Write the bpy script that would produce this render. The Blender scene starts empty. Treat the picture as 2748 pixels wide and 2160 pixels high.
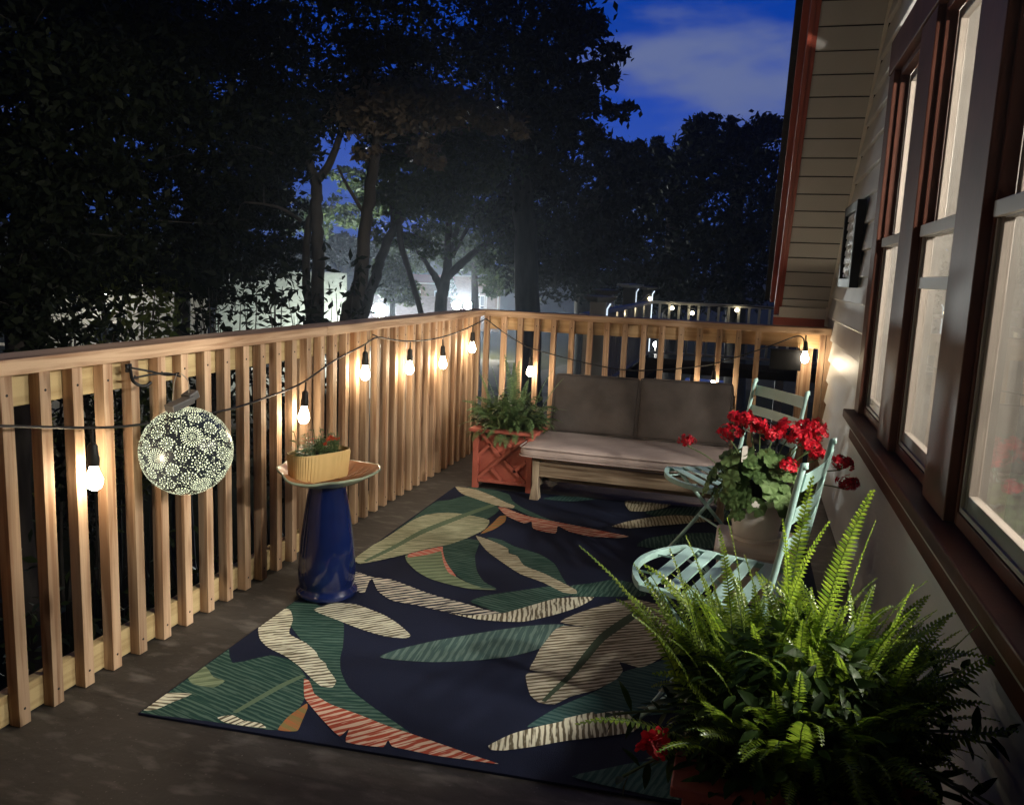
import bpy, bmesh, math, random
import numpy as np
from mathutils import Vector, Matrix
from mathutils.geometry import tessellate_polygon
C = bpy.context.scene.collection
scene = bpy.context.scene
# ------------------------------------------------------------------ camera
cam_d = bpy.data.cameras.new("camera"); cam = bpy.data.objects.new("camera", cam_d); C.objects.link(cam)
cam_d.sensor_width = 36.0; cam_d.lens = 29.0; cam_d.clip_start = 0.05; cam_d.clip_end = 1000
_r, _u, _f = (Vector(v) for v in ((0.95973, 0.27793, 0.04087), (-0.08229, 0.13906, 0.98686), (-0.26860, 0.95048, -0.15633)))
cam.matrix_world = Matrix(((_r.x, _u.x, -_f.x, 1.9217), (_r.y, _u.y, -_f.y, -5.9145), (_r.z, _u.z, -_f.z, 1.3558), (0, 0, 0, 1)))
scene.camera = cam
# ------------------------------------------------------------------ render and exposure
scene.view_settings.view_transform = 'Standard'; scene.view_settings.look = 'None'
scene.view_settings.exposure = 0.0; scene.view_settings.gamma = 1.0
scene.cycles.use_denoising = True
scene.cycles.max_bounces = 8; scene.cycles.transparent_max_bounces = 16
scene.cycles.sample_clamp_indirect = 4.0
scene.cycles.caustics_reflective = False; scene.cycles.caustics_refractive = False
# ------------------------------------------------------------------ dusk sky, brightest above the street, with thin cloud
SKY_STRENGTH = 1.25
world = bpy.data.worlds.new("World"); scene.world = world; world.use_nodes = True
nt = world.node_tree; N = nt.nodes; Lk = nt.links; N.clear()
def wnode(t, **k):
    n = N.new(t)
    for a, b in k.items(): setattr(n, a, b)
    return n
tc = wnode('ShaderNodeTexCoord'); sep = wnode('ShaderNodeSeparateXYZ'); Lk.new(tc.outputs['Generated'], sep.inputs[0])
rp = wnode('ShaderNodeValToRGB'); Lk.new(sep.outputs['Z'], rp.inputs[0])
els = rp.color_ramp.elements
for p, c in ((0.0, (.034, .080, .30)), (.13, (.020, .064, .34)), (.20, (.007, .046, .33)), (.27, (.0006, .034, .27)), (.42, (.0004, .024, .22)), (1.0, (.001, .006, .06))):
    e = els[0] if p == 0 else (els[len(els) - 1] if p == 1.0 else els.new(p)); e.position = p; e.color = (*c, 1)
mp = wnode('ShaderNodeMapping'); mp.inputs['Scale'].default_value = (1.6, 1.6, 6.5); mp.inputs['Location'].default_value = (.35, .2, .55); Lk.new(tc.outputs['Generated'], mp.inputs[0])
nz = wnode('ShaderNodeTexNoise'); nz.inputs['Scale'].default_value = 1.7; nz.inputs['Detail'].default_value = 7; nz.inputs['Roughness'].default_value = .55; Lk.new(mp.outputs[0], nz.inputs['Vector'])
cr = wnode('ShaderNodeValToRGB'); cr.color_ramp.elements[0].position = .60; cr.color_ramp.elements[1].position = .74; Lk.new(nz.outputs['Fac'], cr.inputs[0])
mx = wnode('ShaderNodeMix', data_type='RGBA'); mx.inputs['B'].default_value = (.085, .115, .25, 1); Lk.new(cr.outputs[0], mx.inputs['Factor']); Lk.new(rp.outputs[0], mx.inputs['A'])
cvs = wnode('ShaderNodeVectorMath', operation='MULTIPLY'); cvs.inputs[1].default_value = (5.5, 0, 15.0); cva = wnode('ShaderNodeVectorMath', operation='ADD'); cva.inputs[1].default_value = (.045, 0, -.208); Lk.new(tc.outputs['Generated'], cva.inputs[0]); Lk.new(cva.outputs[0], cvs.inputs[0])
cvl = wnode('ShaderNodeVectorMath', operation='LENGTH'); Lk.new(cvs.outputs[0], cvl.inputs[0])
nb = wnode('ShaderNodeTexNoise'); nb.inputs['Scale'].default_value = 7.0; nb.inputs['Detail'].default_value = 6; mp3 = wnode('ShaderNodeMapping'); mp3.inputs['Scale'].default_value = (1, 1, 2.6); Lk.new(tc.outputs['Generated'], mp3.inputs[0]); Lk.new(mp3.outputs[0], nb.inputs['Vector'])
cb_ = wnode('ShaderNodeMath', operation='MULTIPLY_ADD'); cb_.inputs[1].default_value = 3.4; Lk.new(nb.outputs['Fac'], cb_.inputs[0]); cn_ = wnode('ShaderNodeMath', operation='MULTIPLY'); cn_.inputs[1].default_value = -1.0; Lk.new(cvl.outputs['Value'], cn_.inputs[0]); Lk.new(cn_.outputs[0], cb_.inputs[2])
cbr = wnode('ShaderNodeMapRange'); cbr.interpolation_type = 'SMOOTHSTEP'; cbr.inputs['From Min'].default_value = .55; cbr.inputs['From Max'].default_value = 1.75; cbr.inputs['To Max'].default_value = .95; Lk.new(cb_.outputs[0], cbr.inputs['Value'])
mxb = wnode('ShaderNodeMix', data_type='RGBA'); mxb.inputs['B'].default_value = (.105, .135, .26, 1); Lk.new(mx.outputs['Result'], mxb.inputs['A']); Lk.new(cbr.outputs[0], mxb.inputs['Factor'])
dt = wnode('ShaderNodeVectorMath', operation='DOT_PRODUCT'); dt.inputs[1].default_value = (-.10, .95, .30); Lk.new(tc.outputs['Generated'], dt.inputs[0])
mr = wnode('ShaderNodeMapRange'); mr.inputs['From Min'].default_value = .35; mr.inputs['From Max'].default_value = .92; mr.inputs['To Min'].default_value = .05; mr.inputs['To Max'].default_value = 1.0; Lk.new(dt.outputs['Value'], mr.inputs['Value'])
ml = wnode('ShaderNodeMath', operation='MULTIPLY'); ml.inputs[1].default_value = SKY_STRENGTH; Lk.new(mr.outputs[0], ml.inputs[0])
bg = wnode('ShaderNodeBackground'); Lk.new(mxb.outputs['Result'], bg.inputs['Color']); Lk.new(ml.outputs[0], bg.inputs['Strength'])
wo = wnode('ShaderNodeOutputWorld'); Lk.new(bg.outputs[0], wo.inputs[0])
# ------------------------------------------------------------------ light levels (each lamp is built further down)
BULB = 115.0; LANTERN = 2.0; ROOM_LAMP = 1650.0; STREET = 1500.0; STREET_TWIN = 2600.0
rng = random.Random(7); nrng = np.random.default_rng(11)

# ------------------------------------------------------------------ helpers: materials
def mat_base(name):
    m = bpy.data.materials.new(name); m.use_nodes = True
    return m, m.node_tree, m.node_tree.nodes['Principled BSDF']
def P(name, col, rough=.6, metal=0.0, var=.0, vscale=8.0, bump=0.0, bscale=60.0, spec=.5, coord='Object', stretch=(1, 1, 1), col2=None):
    m, t, b = mat_base(name)
    b.inputs['Roughness'].default_value = rough; b.inputs['Metallic'].default_value = metal; b.inputs['Specular IOR Level'].default_value = spec
    b.inputs['Base Color'].default_value = (*col, 1)
    if var or col2 or bump:
        tc = t.nodes.new('ShaderNodeTexCoord'); mp = t.nodes.new('ShaderNodeMapping'); mp.inputs['Scale'].default_value = stretch
        oi = t.nodes.new('ShaderNodeObjectInfo'); cb = t.nodes.new('ShaderNodeVectorMath'); cb.operation = 'MULTIPLY_ADD'
        cb.inputs[1].default_value = (1, 1, 1); sc = t.nodes.new('ShaderNodeVectorMath'); sc.operation = 'SCALE'; sc.inputs['Scale'].default_value = 23.0
        cx = t.nodes.new('ShaderNodeCombineXYZ')
        for k in range(3): t.links.new(oi.outputs['Random'], cx.inputs[k])
        t.links.new(cx.outputs[0], sc.inputs[0]); t.links.new(tc.outputs[coord], cb.inputs[0]); t.links.new(sc.outputs[0], cb.inputs[2]); t.links.new(cb.outputs[0], mp.inputs[0])
        n = t.nodes.new('ShaderNodeTexNoise'); n.inputs['Scale'].default_value = vscale; n.inputs['Detail'].default_value = 5; t.links.new(mp.outputs[0], n.inputs['Vector'])
        r = t.nodes.new('ShaderNodeValToRGB'); r.color_ramp.elements[0].position = .3; r.color_ramp.elements[1].position = .7
        lo = col2 if col2 else tuple(c * (1 - var) for c in col); hi = col if col2 else tuple(min(1, c * (1 + var)) for c in col)
        r.color_ramp.elements[0].color = (*lo, 1); r.color_ramp.elements[1].color = (*hi, 1)
        t.links.new(n.outputs['Fac'], r.inputs[0]); t.links.new(r.outputs[0], b.inputs['Base Color'])
        if bump:
            n2 = t.nodes.new('ShaderNodeTexNoise'); n2.inputs['Scale'].default_value = bscale; n2.inputs['Detail'].default_value = 3; t.links.new(mp.outputs[0], n2.inputs['Vector'])
            bp = t.nodes.new('ShaderNodeBump'); bp.inputs['Strength'].default_value = bump; bp.inputs['Distance'].default_value = .01; t.links.new(n2.outputs['Fac'], bp.inputs['Height']); t.links.new(bp.outputs[0], b.inputs['Normal'])
    return m
def WOOD(name, light, dark, axis, rough=.62, ring=7.0):
    """sawn softwood: streaks drawn out along one axis, knots, a different offset for every board"""
    m, t, b = mat_base(name); nd = t.nodes; lk = t.links
    b.inputs['Roughness'].default_value = rough; b.inputs['Specular IOR Level'].default_value = .3
    tc = nd.new('ShaderNodeTexCoord'); oi = nd.new('ShaderNodeObjectInfo'); cx = nd.new('ShaderNodeCombineXYZ')
    for k in range(3): lk.new(oi.outputs['Random'], cx.inputs[k])
    sc = nd.new('ShaderNodeVectorMath'); sc.operation = 'SCALE'; sc.inputs['Scale'].default_value = 17.0; lk.new(cx.outputs[0], sc.inputs[0])
    ad = nd.new('ShaderNodeVectorMath'); ad.operation = 'ADD'; lk.new(tc.outputs['Object'], ad.inputs[0]); lk.new(sc.outputs[0], ad.inputs[1])
    mp = nd.new('ShaderNodeMapping'); s = [ring, ring, ring]; s[axis] = ring * .05; mp.inputs['Scale'].default_value = s; lk.new(ad.outputs[0], mp.inputs[0])
    n = nd.new('ShaderNodeTexNoise'); n.inputs['Scale'].default_value = 6.0; n.inputs['Detail'].default_value = 6; n.inputs['Distortion'].default_value = .6; lk.new(mp.outputs[0], n.inputs['Vector'])
    r = nd.new('ShaderNodeValToRGB'); r.color_ramp.elements[0].position = .36; r.color_ramp.elements[1].position = .58
    r.color_ramp.elements[0].color = (*dark, 1); r.color_ramp.elements[1].color = (*light, 1); lk.new(n.outputs['Fac'], r.inputs[0])
    mp2 = nd.new('ShaderNodeMapping'); s = [9., 9., 9.]; s[axis] = 3.2; mp2.inputs['Scale'].default_value = s; lk.new(ad.outputs[0], mp2.inputs[0])
    vo = nd.new('ShaderNodeTexVoronoi'); vo.inputs['Scale'].default_value = .9; lk.new(mp2.outputs[0], vo.inputs['Vector'])
    kr = nd.new('ShaderNodeValToRGB'); kr.color_ramp.elements[0].position = .07; kr.color_ramp.elements[1].position = .17; kr.color_ramp.elements[0].color = (.32, .26, .22, 1); kr.color_ramp.elements[1].color = (1, 1, 1, 1); lk.new(vo.outputs['Distance'], kr.inputs[0])
    mu = nd.new('ShaderNodeMix'); mu.data_type = 'RGBA'; mu.blend_type = 'MULTIPLY'; mu.inputs['Factor'].default_value = .85; lk.new(r.outputs[0], mu.inputs['A']); lk.new(kr.outputs[0], mu.inputs['B'])
    hs = nd.new('ShaderNodeHueSaturation'); mr = nd.new('ShaderNodeMapRange'); mr.inputs['To Min'].default_value = .68; mr.inputs['To Max'].default_value = 1.15; lk.new(oi.outputs['Random'], mr.inputs['Value']); lk.new(mr.outputs[0], hs.inputs['Value']); lk.new(mu.outputs['Result'], hs.inputs['Color'])
    lk.new(hs.outputs[0], b.inputs['Base Color'])
    bp = nd.new('ShaderNodeBump'); bp.inputs['Strength'].default_value = .5; bp.inputs['Distance'].default_value = .004; lk.new(n.outputs['Fac'], bp.inputs['Height']); lk.new(bp.outputs[0], b.inputs['Normal'])
    return m
def LEAF(name, col, col2, trans=.25, rough=.45, spec=.4):
    """leaf: hue varies from leaf to leaf, lets a little light through"""
    m, t, b = mat_base(name); nd = t.nodes; lk = t.links
    g = nd.new('ShaderNodeNewGeometry'); r = nd.new('ShaderNodeValToRGB'); r.color_ramp.elements[0].color = (*col, 1); r.color_ramp.elements[1].color = (*col2, 1)
    lk.new(g.outputs['Random Per Island'], r.inputs[0]); lk.new(r.outputs[0], b.inputs['Base Color']); b.inputs['Roughness'].default_value = rough; b.inputs['Specular IOR Level'].default_value = spec
    if trans:
        tr = nd.new('ShaderNodeBsdfTranslucent'); ms = nd.new('ShaderNodeMixShader'); ms.inputs[0].default_value = trans
        lk.new(r.outputs[0], tr.inputs[0]); lk.new(b.outputs[0], ms.inputs[1]); lk.new(tr.outputs[0], ms.inputs[2]); lk.new(ms.outputs[0], nd['Material Output'].inputs[0])
    return m
def EMIT(name, col, strength):
    m = bpy.data.materials.new(name); m.use_nodes = True; t = m.node_tree; t.nodes.clear()
    e = t.nodes.new('ShaderNodeEmission'); e.inputs[0].default_value = (*col, 1); e.inputs[1].default_value = strength
    o = t.nodes.new('ShaderNodeOutputMaterial'); t.links.new(e.outputs[0], o.inputs[0]); return m
def GLASS(name, tint=(1, 1, 1), refl=.12, rough=.0):
    m = bpy.data.materials.new(name); m.use_nodes = True; t = m.node_tree; t.nodes.clear()
    tr = t.nodes.new('ShaderNodeBsdfTransparent'); tr.inputs[0].default_value = (*tint, 1); gl = t.nodes.new('ShaderNodeBsdfGlossy'); gl.inputs['Roughness'].default_value = rough
    lw = t.nodes.new('ShaderNodeLayerWeight'); pw = t.nodes.new('ShaderNodeMath'); pw.operation = 'POWER'; pw.inputs[1].default_value = 5.0; t.links.new(lw.outputs['Facing'], pw.inputs[0])
    mm = t.nodes.new('ShaderNodeMath'); mm.operation = 'MULTIPLY_ADD'; mm.inputs[1].default_value = .55; mm.inputs[2].default_value = refl * .2; t.links.new(pw.outputs[0], mm.inputs[0])
    ms = t.nodes.new('ShaderNodeMixShader'); t.links.new(mm.outputs[0], ms.inputs[0]); t.links.new(tr.outputs[0], ms.inputs[1]); t.links.new(gl.outputs[0], ms.inputs[2])
    o = t.nodes.new('ShaderNodeOutputMaterial'); t.links.new(ms.outputs[0], o.inputs[0]); return m
# ------------------------------------------------------------------ helpers: meshes and the object tree
class MB:
    def __init__(s): s.v = []; s.f = []; s.mi = []; s.uv = []
    def face(s, idx, mi=0, uv=None): s.f.append(tuple(idx)); s.mi.append(mi); s.uv.append(uv)
    def box(s, lo, hi, mi=0):
        c = [(a + b) / 2 for a, b in zip(lo, hi)]; h = [abs(b - a) / 2 for a, b in zip(lo, hi)]
        return s.obox(c, ((1, 0, 0), (0, 1, 0), (0, 0, 1)), h, mi)
    def obox(s, c, ax, h, mi=0):
        c = Vector(c); ax = [Vector(a).normalized() for a in ax]; n = len(s.v)
        for k in range(8):
            s.v.append(tuple(c + ax[0] * h[0] * (1 if k & 1 else -1) + ax[1] * h[1] * (1 if k & 2 else -1) + ax[2] * h[2] * (1 if k & 4 else -1)))
        for q in ((0, 2, 3, 1), (4, 5, 7, 6), (0, 1, 5, 4), (2, 6, 7, 3), (0, 4, 6, 2), (1, 3, 7, 5)): s.face([n + i for i in q], mi)
        return s
    def bar(s, a, b, w, t, up=(0, 0, 1), mi=0):
        """a flat bar from a to b: width w across, thickness t along 'up'"""
        a, b = Vector(a), Vector(b); d = (b - a); L = d.length; d.normalize(); upv = Vector(up); side = d.cross(upv).normalized(); upv = side.cross(d)
        return s.obox((a + b) / 2, (d, side, upv), (L / 2, w / 2, t / 2), mi)
    def tube(s, pts, rad, n=8, mi=0, cap=True):
        pts = [Vector(p) for p in pts]; rad = rad if hasattr(rad, '__len__') else [rad] * len(pts); rings = []; ref = None
        for i, p in enumerate(pts):
            d = (pts[min(i + 1, len(pts) - 1)] - pts[max(i - 1, 0)]).normalized()
            if ref is None: ref = d.orthogonal().normalized()
            ref = (ref - d * ref.dot(d)).normalized(); b = d.cross(ref); n0 = len(s.v)
            for k in range(n):
                a = 2 * math.pi * k / n; s.v.append(tuple(p + (ref * math.cos(a) + b * math.sin(a)) * rad[i]))
            rings.append(n0)
        for i in range(len(rings) - 1):
            for k in range(n):
                s.face((rings[i] + k, rings[i] + (k + 1) % n, rings[i + 1] + (k + 1) % n, rings[i + 1] + k), mi)
        if cap: s.face([rings[0] + k for k in range(n)][::-1], mi); s.face([rings[-1] + k for k in range(n)], mi)
        return s
    def lathe(s, prof, c=(0, 0, 0), n=32, mi=0, warp=None, closed=False):
        rows = []
        for (r, z) in prof:
            n0 = len(s.v)
            for k in range(n):
                a = 2 * math.pi * k / n; rr, zz = (r, z) if warp is None else warp(r, z, a)
                s.v.append((c[0] + rr * math.cos(a), c[1] + rr * math.sin(a), c[2] + zz))
            rows.append(n0)
        for i in range(len(rows) - 1):
            for k in range(n): s.face((rows[i] + k, rows[i] + (k + 1) % n, rows[i + 1] + (k + 1) % n, rows[i + 1] + k), mi)
        if closed: s.face([rows[0] + k for k in range(n)][::-1], mi); s.face([rows[-1] + k for k in range(n)], mi)
        return s
    def poly(s, pts, mi=0):
        n = len(s.v); s.v += [tuple(p) for p in pts]; s.face(range(n, n + len(pts)), mi); return s
    def build(s, name, mats, parent=None, smooth=False, bevel=0.0, auto=None):
        me = bpy.data.meshes.new(name); me.from_pydata(s.v, [], s.f)
        for m in (mats if isinstance(mats, (list, tuple)) else [mats]): me.materials.append(m)
        if any(s.mi): me.polygons.foreach_set('material_index', s.mi)
        if any(u is not None for u in s.uv):
            ul = me.uv_layers.new(name='UVMap')
            for p in me.polygons:
                u = s.uv[p.index]
                if u is not None:
                    for k, li in enumerate(p.loop_indices): ul.data[li].uv = u[k]
        me.validate()
        bm = bmesh.new(); bm.from_mesh(me); bmesh.ops.recalc_face_normals(bm, faces=bm.faces); bm.to_mesh(me); bm.free()
        if smooth: me.polygons.foreach_set('use_smooth', [True] * len(me.polygons))
        o = bpy.data.objects.new(name, me); C.objects.link(o)
        if auto is not None: me.polygons.foreach_set('use_smooth', [True] * len(me.polygons)); me.set_sharp_from_angle(angle=math.radians(auto))
        if parent is not None:
            o.parent = parent; me.transform(Matrix.Translation(-world_loc(parent)))
        if bevel:
            bv = o.modifiers.new('edge', 'BEVEL'); bv.width = bevel; bv.segments = 2; bv.limit_method = 'ANGLE'; bv.angle_limit = math.radians(40)
        return o
def world_loc(o):
    p = Vector((0, 0, 0))
    while o is not None: p = p + o.location; o = o.parent
    return p
def tag(o, label=None, cat=None, group=None, kind=None):
    if label: o['label'] = label
    if cat: o['category'] = cat
    if group: o['group'] = group
    if kind: o['kind'] = kind
    return o
def thing(name, loc, label, cat, group=None):
    o = bpy.data.objects.new(name, None); C.objects.link(o); o.location = loc; o.empty_display_size = .1
    return tag(o, label, cat, group)
def copy_tree(o, parent=None):
    c = o.copy(); C.objects.link(c); c.parent = parent
    for ch in list(o.children): copy_tree(ch, c)
    return c
def cloud(name, V, F, mats, parent=None):
    """fast mesh from numpy arrays of equal-sided faces"""
    V = np.asarray(V, np.float32); F = np.asarray(F, np.int32); k = F.shape[1]
    if parent is not None: V = V - np.array(world_loc(parent), np.float32)
    me = bpy.data.meshes.new(name); me.vertices.add(len(V)); me.vertices.foreach_set('co', V.ravel()); me.loops.add(F.size); me.loops.foreach_set('vertex_index', F.ravel())
    me.polygons.add(len(F)); me.polygons.foreach_set('loop_start', np.arange(len(F), dtype=np.int32) * k)
    me.update(calc_edges=True); me.validate()
    for m in (mats if isinstance(mats, (list, tuple)) else [mats]): me.materials.append(m)
    o = bpy.data.objects.new(name, me); C.objects.link(o)
    if parent is not None: o.parent = parent
    return o
def unit(a): return a / (np.linalg.norm(a, axis=-1, keepdims=True) + 1e-9)
def leaf_quads(cen, size, up=.6, asp=.5):
    """one kite-shaped, slightly folded leaf per centre, tilted at random"""
    n = len(cen); nor = unit(nrng.normal(size=(n, 3)) + np.array([0, 0, up])); d = unit(np.cross(nor, nrng.normal(size=(n, 3)))); b = np.cross(nor, d)
    L = (size * nrng.uniform(.6, 1.3, n))[:, None]; W = L * asp
    v = np.stack([cen - d * L * .5, cen + b * W * .5 - d * L * .05, cen + d * L * .5 - nor * L * .12, cen - b * W * .5 - d * L * .05], 1).reshape(-1, 3)
    return v, np.arange(4 * n).reshape(-1, 4)
def spline(p, k=6):
    o = []; p = [Vector(q) for q in p]
    for i in range(len(p) - 1):
        a, b, c, d = p[max(0, i - 1)], p[i], p[i + 1], p[min(len(p) - 1, i + 2)]
        for j in range(k):
            t = j / k; o.append(.5 * ((2 * b) + (c - a) * t + (2 * a - 5 * b + 4 * c - d) * t * t + (3 * b - a - 3 * c + d) * t ** 3))
    return o + [p[-1]]
# ================================================================== materials
PINE_L, PINE_D = (.58, .40, .262), (.34, .195, .112)
pine_z = WOOD('pine_upright', PINE_L, PINE_D, 2); pine_y = WOOD('pine_rail_along', PINE_L, PINE_D, 1); pine_x = WOOD('pine_rail_across', PINE_L, PINE_D, 0)
rail_yl = WOOD('pale_pine_rail_along', (.60, .46, .24), (.46, .33, .16), 1); rail_xl = WOOD('pale_pine_rail_across', (.52, .36, .20), (.40, .26, .13), 0)
grey_wood = WOOD('weathered_bench_wood', (.34, .26, .18), (.15, .10, .065), 0, .8); grey_wood_z = WOOD('weathered_bench_leg', (.36, .29, .21), (.19, .14, .10), 2, .8)
def deck_paint():
    m, t, b = mat_base('worn_deck_stain'); nd = t.nodes; lk = t.links; tc = nd.new('ShaderNodeTexCoord')
    def noise(sc, st, det=5):
        mp = nd.new('ShaderNodeMapping'); mp.inputs['Scale'].default_value = st; lk.new(tc.outputs['Object'], mp.inputs[0]); n = nd.new('ShaderNodeTexNoise'); n.inputs['Scale'].default_value = sc; n.inputs['Detail'].default_value = det; lk.new(mp.outputs[0], n.inputs['Vector']); return n.outputs['Fac']
    def ramp(f, p0, c0, p1, c1):
        r = nd.new('ShaderNodeValToRGB'); r.color_ramp.elements[0].position = p0; r.color_ramp.elements[1].position = p1; r.color_ramp.elements[0].color = (*c0, 1); r.color_ramp.elements[1].color = (*c1, 1); lk.new(f, r.inputs[0]); return r.outputs[0]
    def mix(a, bcol, fac):
        x = nd.new('ShaderNodeMix'); x.data_type = 'RGBA'; lk.new(fac, x.inputs['Factor']); lk.new(a, x.inputs['A']); x.inputs['B'].default_value = (*bcol, 1); return x.outputs['Result']
    c = ramp(noise(2.0, (1, 1, 1)), .3, (.024, .021, .019), .72, (.052, .046, .042))
    c = mix(c, (.115, .105, .098), ramp(noise(13, (.55, 1.3, 1), 8), .52, (0, 0, 0), .70, (.85, .85, .85)))      # worn patches
    c = mix(c, (.16, .15, .14), ramp(noise(95, (1, 1, 1), 3), .66, (0, 0, 0), .74, (.7, .7, .7)))                # dust specks
    c = mix(c, (.012, .010, .009), ramp(noise(5, (.25, 6, 1), 6), .58, (0, 0, 0), .75, (.75, .75, .75)))       # dragged scuffs
    lk.new(c, b.inputs['Base Color']); b.inputs['Roughness'].default_value = .58; b.inputs['Specular IOR Level'].default_value = .35
    bp = nd.new('ShaderNodeBump'); bp.inputs['Strength'].default_value = .35; bp.inputs['Distance'].default_value = .006; lk.new(noise(26, (1, 1, 1), 6), bp.inputs['Height']); lk.new(bp.outputs[0], b.inputs['Normal']); return m
deck_m = deck_paint()
navy_glaze = P('cobalt_glaze', (.007, .015, .080), .045, var=.25, vscale=5, spec=.7)
bowl_top = P('terracotta_glaze', (.46, .20, .085), .3, col2=(.33, .16, .08), vscale=9, bump=.1); bowl_rim = P('celadon_glaze', (.36, .42, .30), .2, var=.15)
ochre = P('ochre_plastic', (.72, .50, .21), .45, var=.08); soil_m = P('potting_soil', (.022, .015, .010), .95, var=.4, vscale=60, bump=.5)
coral = P('coral_paint', (.43, .115, .082), .45, var=.12, vscale=6, bump=.06, bscale=40); cream_plastic = P('cream_plastic', (.68, .58, .52), .42, var=.05, vscale=5)
white_pot = P('ivory_pot', (.86, .81, .75), .5, var=.08, vscale=6)
taupe = P('taupe_canvas', (.40, .32, .30), .9, var=.16, vscale=7, bump=.5, bscale=16); brown_canvas = P('brown_canvas', (.098, .080, .072), .92, var=.2, vscale=8, bump=.5, bscale=14)
aqua = P('aqua_enamel', (.40, .60, .56), .35, var=.06, vscale=14, bump=.04, bscale=90); black_metal = P('black_metal', (.012, .012, .013), .45, metal=.4)
rubber = P('black_rubber', (.014, .013, .012), .5); siding_m = P('beige_vinyl_siding', (.48, .47, .455), .42, var=.10, vscale=3, bump=.16, bscale=26, stretch=(1, 1, 3))
soffit_m = P('beige_soffit', (.42, .41, .39), .5, var=.08, vscale=3); white_trim = P('white_trim', (.62, .58, .52), .4, var=.04)
brick_red = P('red_brown_fascia', (.30, .065, .040), .4, var=.12, vscale=6); dark_brown = P('dark_red_brown_trim', (.095, .034, .022), .5, spec=.10, var=.22, vscale=7, bump=.05)
sash_m = P('grey_bronze_sash', (.20, .17, .145), .35, var=.1); sash_edge = P('pale_sash_rail', (.42, .39, .35), .3)
shingle = P('roof_shingles', (.020, .019, .019), .9, var=.3, vscale=20, bump=.4); room_wall = P('cream_room_wall', (.085, .081, .074), .8, var=.03); curtain_m = P('cream_curtain', (.16, .15, .135), .9, var=.05, vscale=20, stretch=(6, 6, .4))
room_floor_m = P('room_floor', (.16, .14, .12), .5); pane_m = GLASS('window_glass', (.92, .92, .90), .25); clear_glass = GLASS('clear_glass', (.93, .95, .95), .3)
bark = P('bark', (.055, .047, .040), .9, var=.4, vscale=9, bump=.8, bscale=18, stretch=(1, 1, .25)); bark_pale = P('bark_greyed', (.075, .068, .062), .9, var=.4, vscale=6, bump=.7, bscale=14, stretch=(1, 1, .25))
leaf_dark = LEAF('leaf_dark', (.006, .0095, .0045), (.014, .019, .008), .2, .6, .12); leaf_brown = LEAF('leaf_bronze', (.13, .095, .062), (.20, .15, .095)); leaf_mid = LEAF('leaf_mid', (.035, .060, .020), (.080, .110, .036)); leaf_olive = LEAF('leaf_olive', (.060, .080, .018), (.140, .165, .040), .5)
fern_m = LEAF('fern_green', (.100, .175, .016), (.260, .360, .034), .6, .30, .6); fern_dull = LEAF('fern_soft_green', (.090, .165, .065), (.180, .270, .110), .3, .5, .3); gera_leaf = LEAF('geranium_leaf', (.075, .140, .045), (.170, .260, .095), .3, .6, .25); broad_leaf = LEAF('broad_leaf', (.014, .032, .007), (.034, .066, .014), .3, .5, .14)
def sheer(name, col, through):
    m, t, b = mat_base(name); nd = t.nodes; lk = t.links; b.inputs['Base Color'].default_value = (*col, 1); b.inputs['Roughness'].default_value = .9; tp = nd.new('ShaderNodeBsdfTransparent'); tl = nd.new('ShaderNodeBsdfTranslucent'); tl.inputs[0].default_value = (*col, 1)
    a = nd.new('ShaderNodeMixShader'); a.inputs[0].default_value = .5; lk.new(b.outputs[0], a.inputs[1]); lk.new(tl.outputs[0], a.inputs[2]); c = nd.new('ShaderNodeMixShader'); c.inputs[0].default_value = through; lk.new(a.outputs[0], c.inputs[1]); lk.new(tp.outputs[0], c.inputs[2]); lk.new(c.outputs[0], nd['Material Output'].inputs[0]); return m
sheer_m = sheer('sheer_curtain', (.085, .080, .073), .5)
petal_red = LEAF('red_petal', (.30, .004, .016), (.74, .014, .034), .3, .5, .3); petal_orange = LEAF('orange_petal', (.70, .16, .05), (.80, .08, .06), .3, .6, .2); stem_m = P('green_stem', (.10, .15, .05), .6)
bulb_m = EMIT('lit_bulb', (1.0, .81, .55), BULB); lantern_glow = EMIT('lantern_glow', (.95, 1.0, .66), LANTERN); street_glow = EMIT('street_lamp_glow', (.93, 1.0, .95), STREET); twin_glow = EMIT('globe_lamp_glow', (.95, 1.0, .96), STREET_TWIN); small_glow = EMIT('far_bulb_glow', (1.0, .86, .55), 12.0); room_glow = EMIT('room_lamp_glow', (1.0, .94, .85), ROOM_LAMP); tail_glow = EMIT('tail_lamp_glow', (1.0, .25, .35), 4.0)
lantern_skin = P('lantern_navy_skin', (.034, .042, .055), .25, var=.2)
# ================================================================== setting: deck floor, ground, street
MB().box((-.10, -7.6, -.05), (2.60, .10, 0.0)).build('deck_floor', deck_m)['kind'] = 'structure'
g = MB(); n = 60
def gz(x, y):
    d = max(0.0, y) * .055 + max(0.0, -x - 1) * .04
    return -2.35 - min(2.1, d) + .10 * math.sin(x * .7) * math.cos(y * .5)
xs = [-200, -120, -80, -55, -40, -32] + [-28 + 1.5 * k for k in range(32)] + [24, 32, 50, 90, 200]; ys = [-60, -30, -18] + [-12 + 1.5 * k for k in range(42)] + [56, 70, 100, 160, 260]
for y in ys:
    for x in xs: g.v.append((x, y, gz(x, y)))
for j in range(len(ys) - 1):
    for i in range(len(xs) - 1):
        a = j * len(xs) + i; g.face((a, a + 1, a + len(xs) + 1, a + len(xs)))
ground_m = P('night_grass', (.026, .024, .009), 1.0, spec=.0, col2=(.013, .012, .005), vscale=3, bump=.6, bscale=30)
tag(g.build('ground', ground_m, smooth=True), kind='structure')
asphalt = P('asphalt', (.050, .043, .034), 1.0, spec=.0, var=.2, vscale=4, bump=.3, bscale=80)
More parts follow.
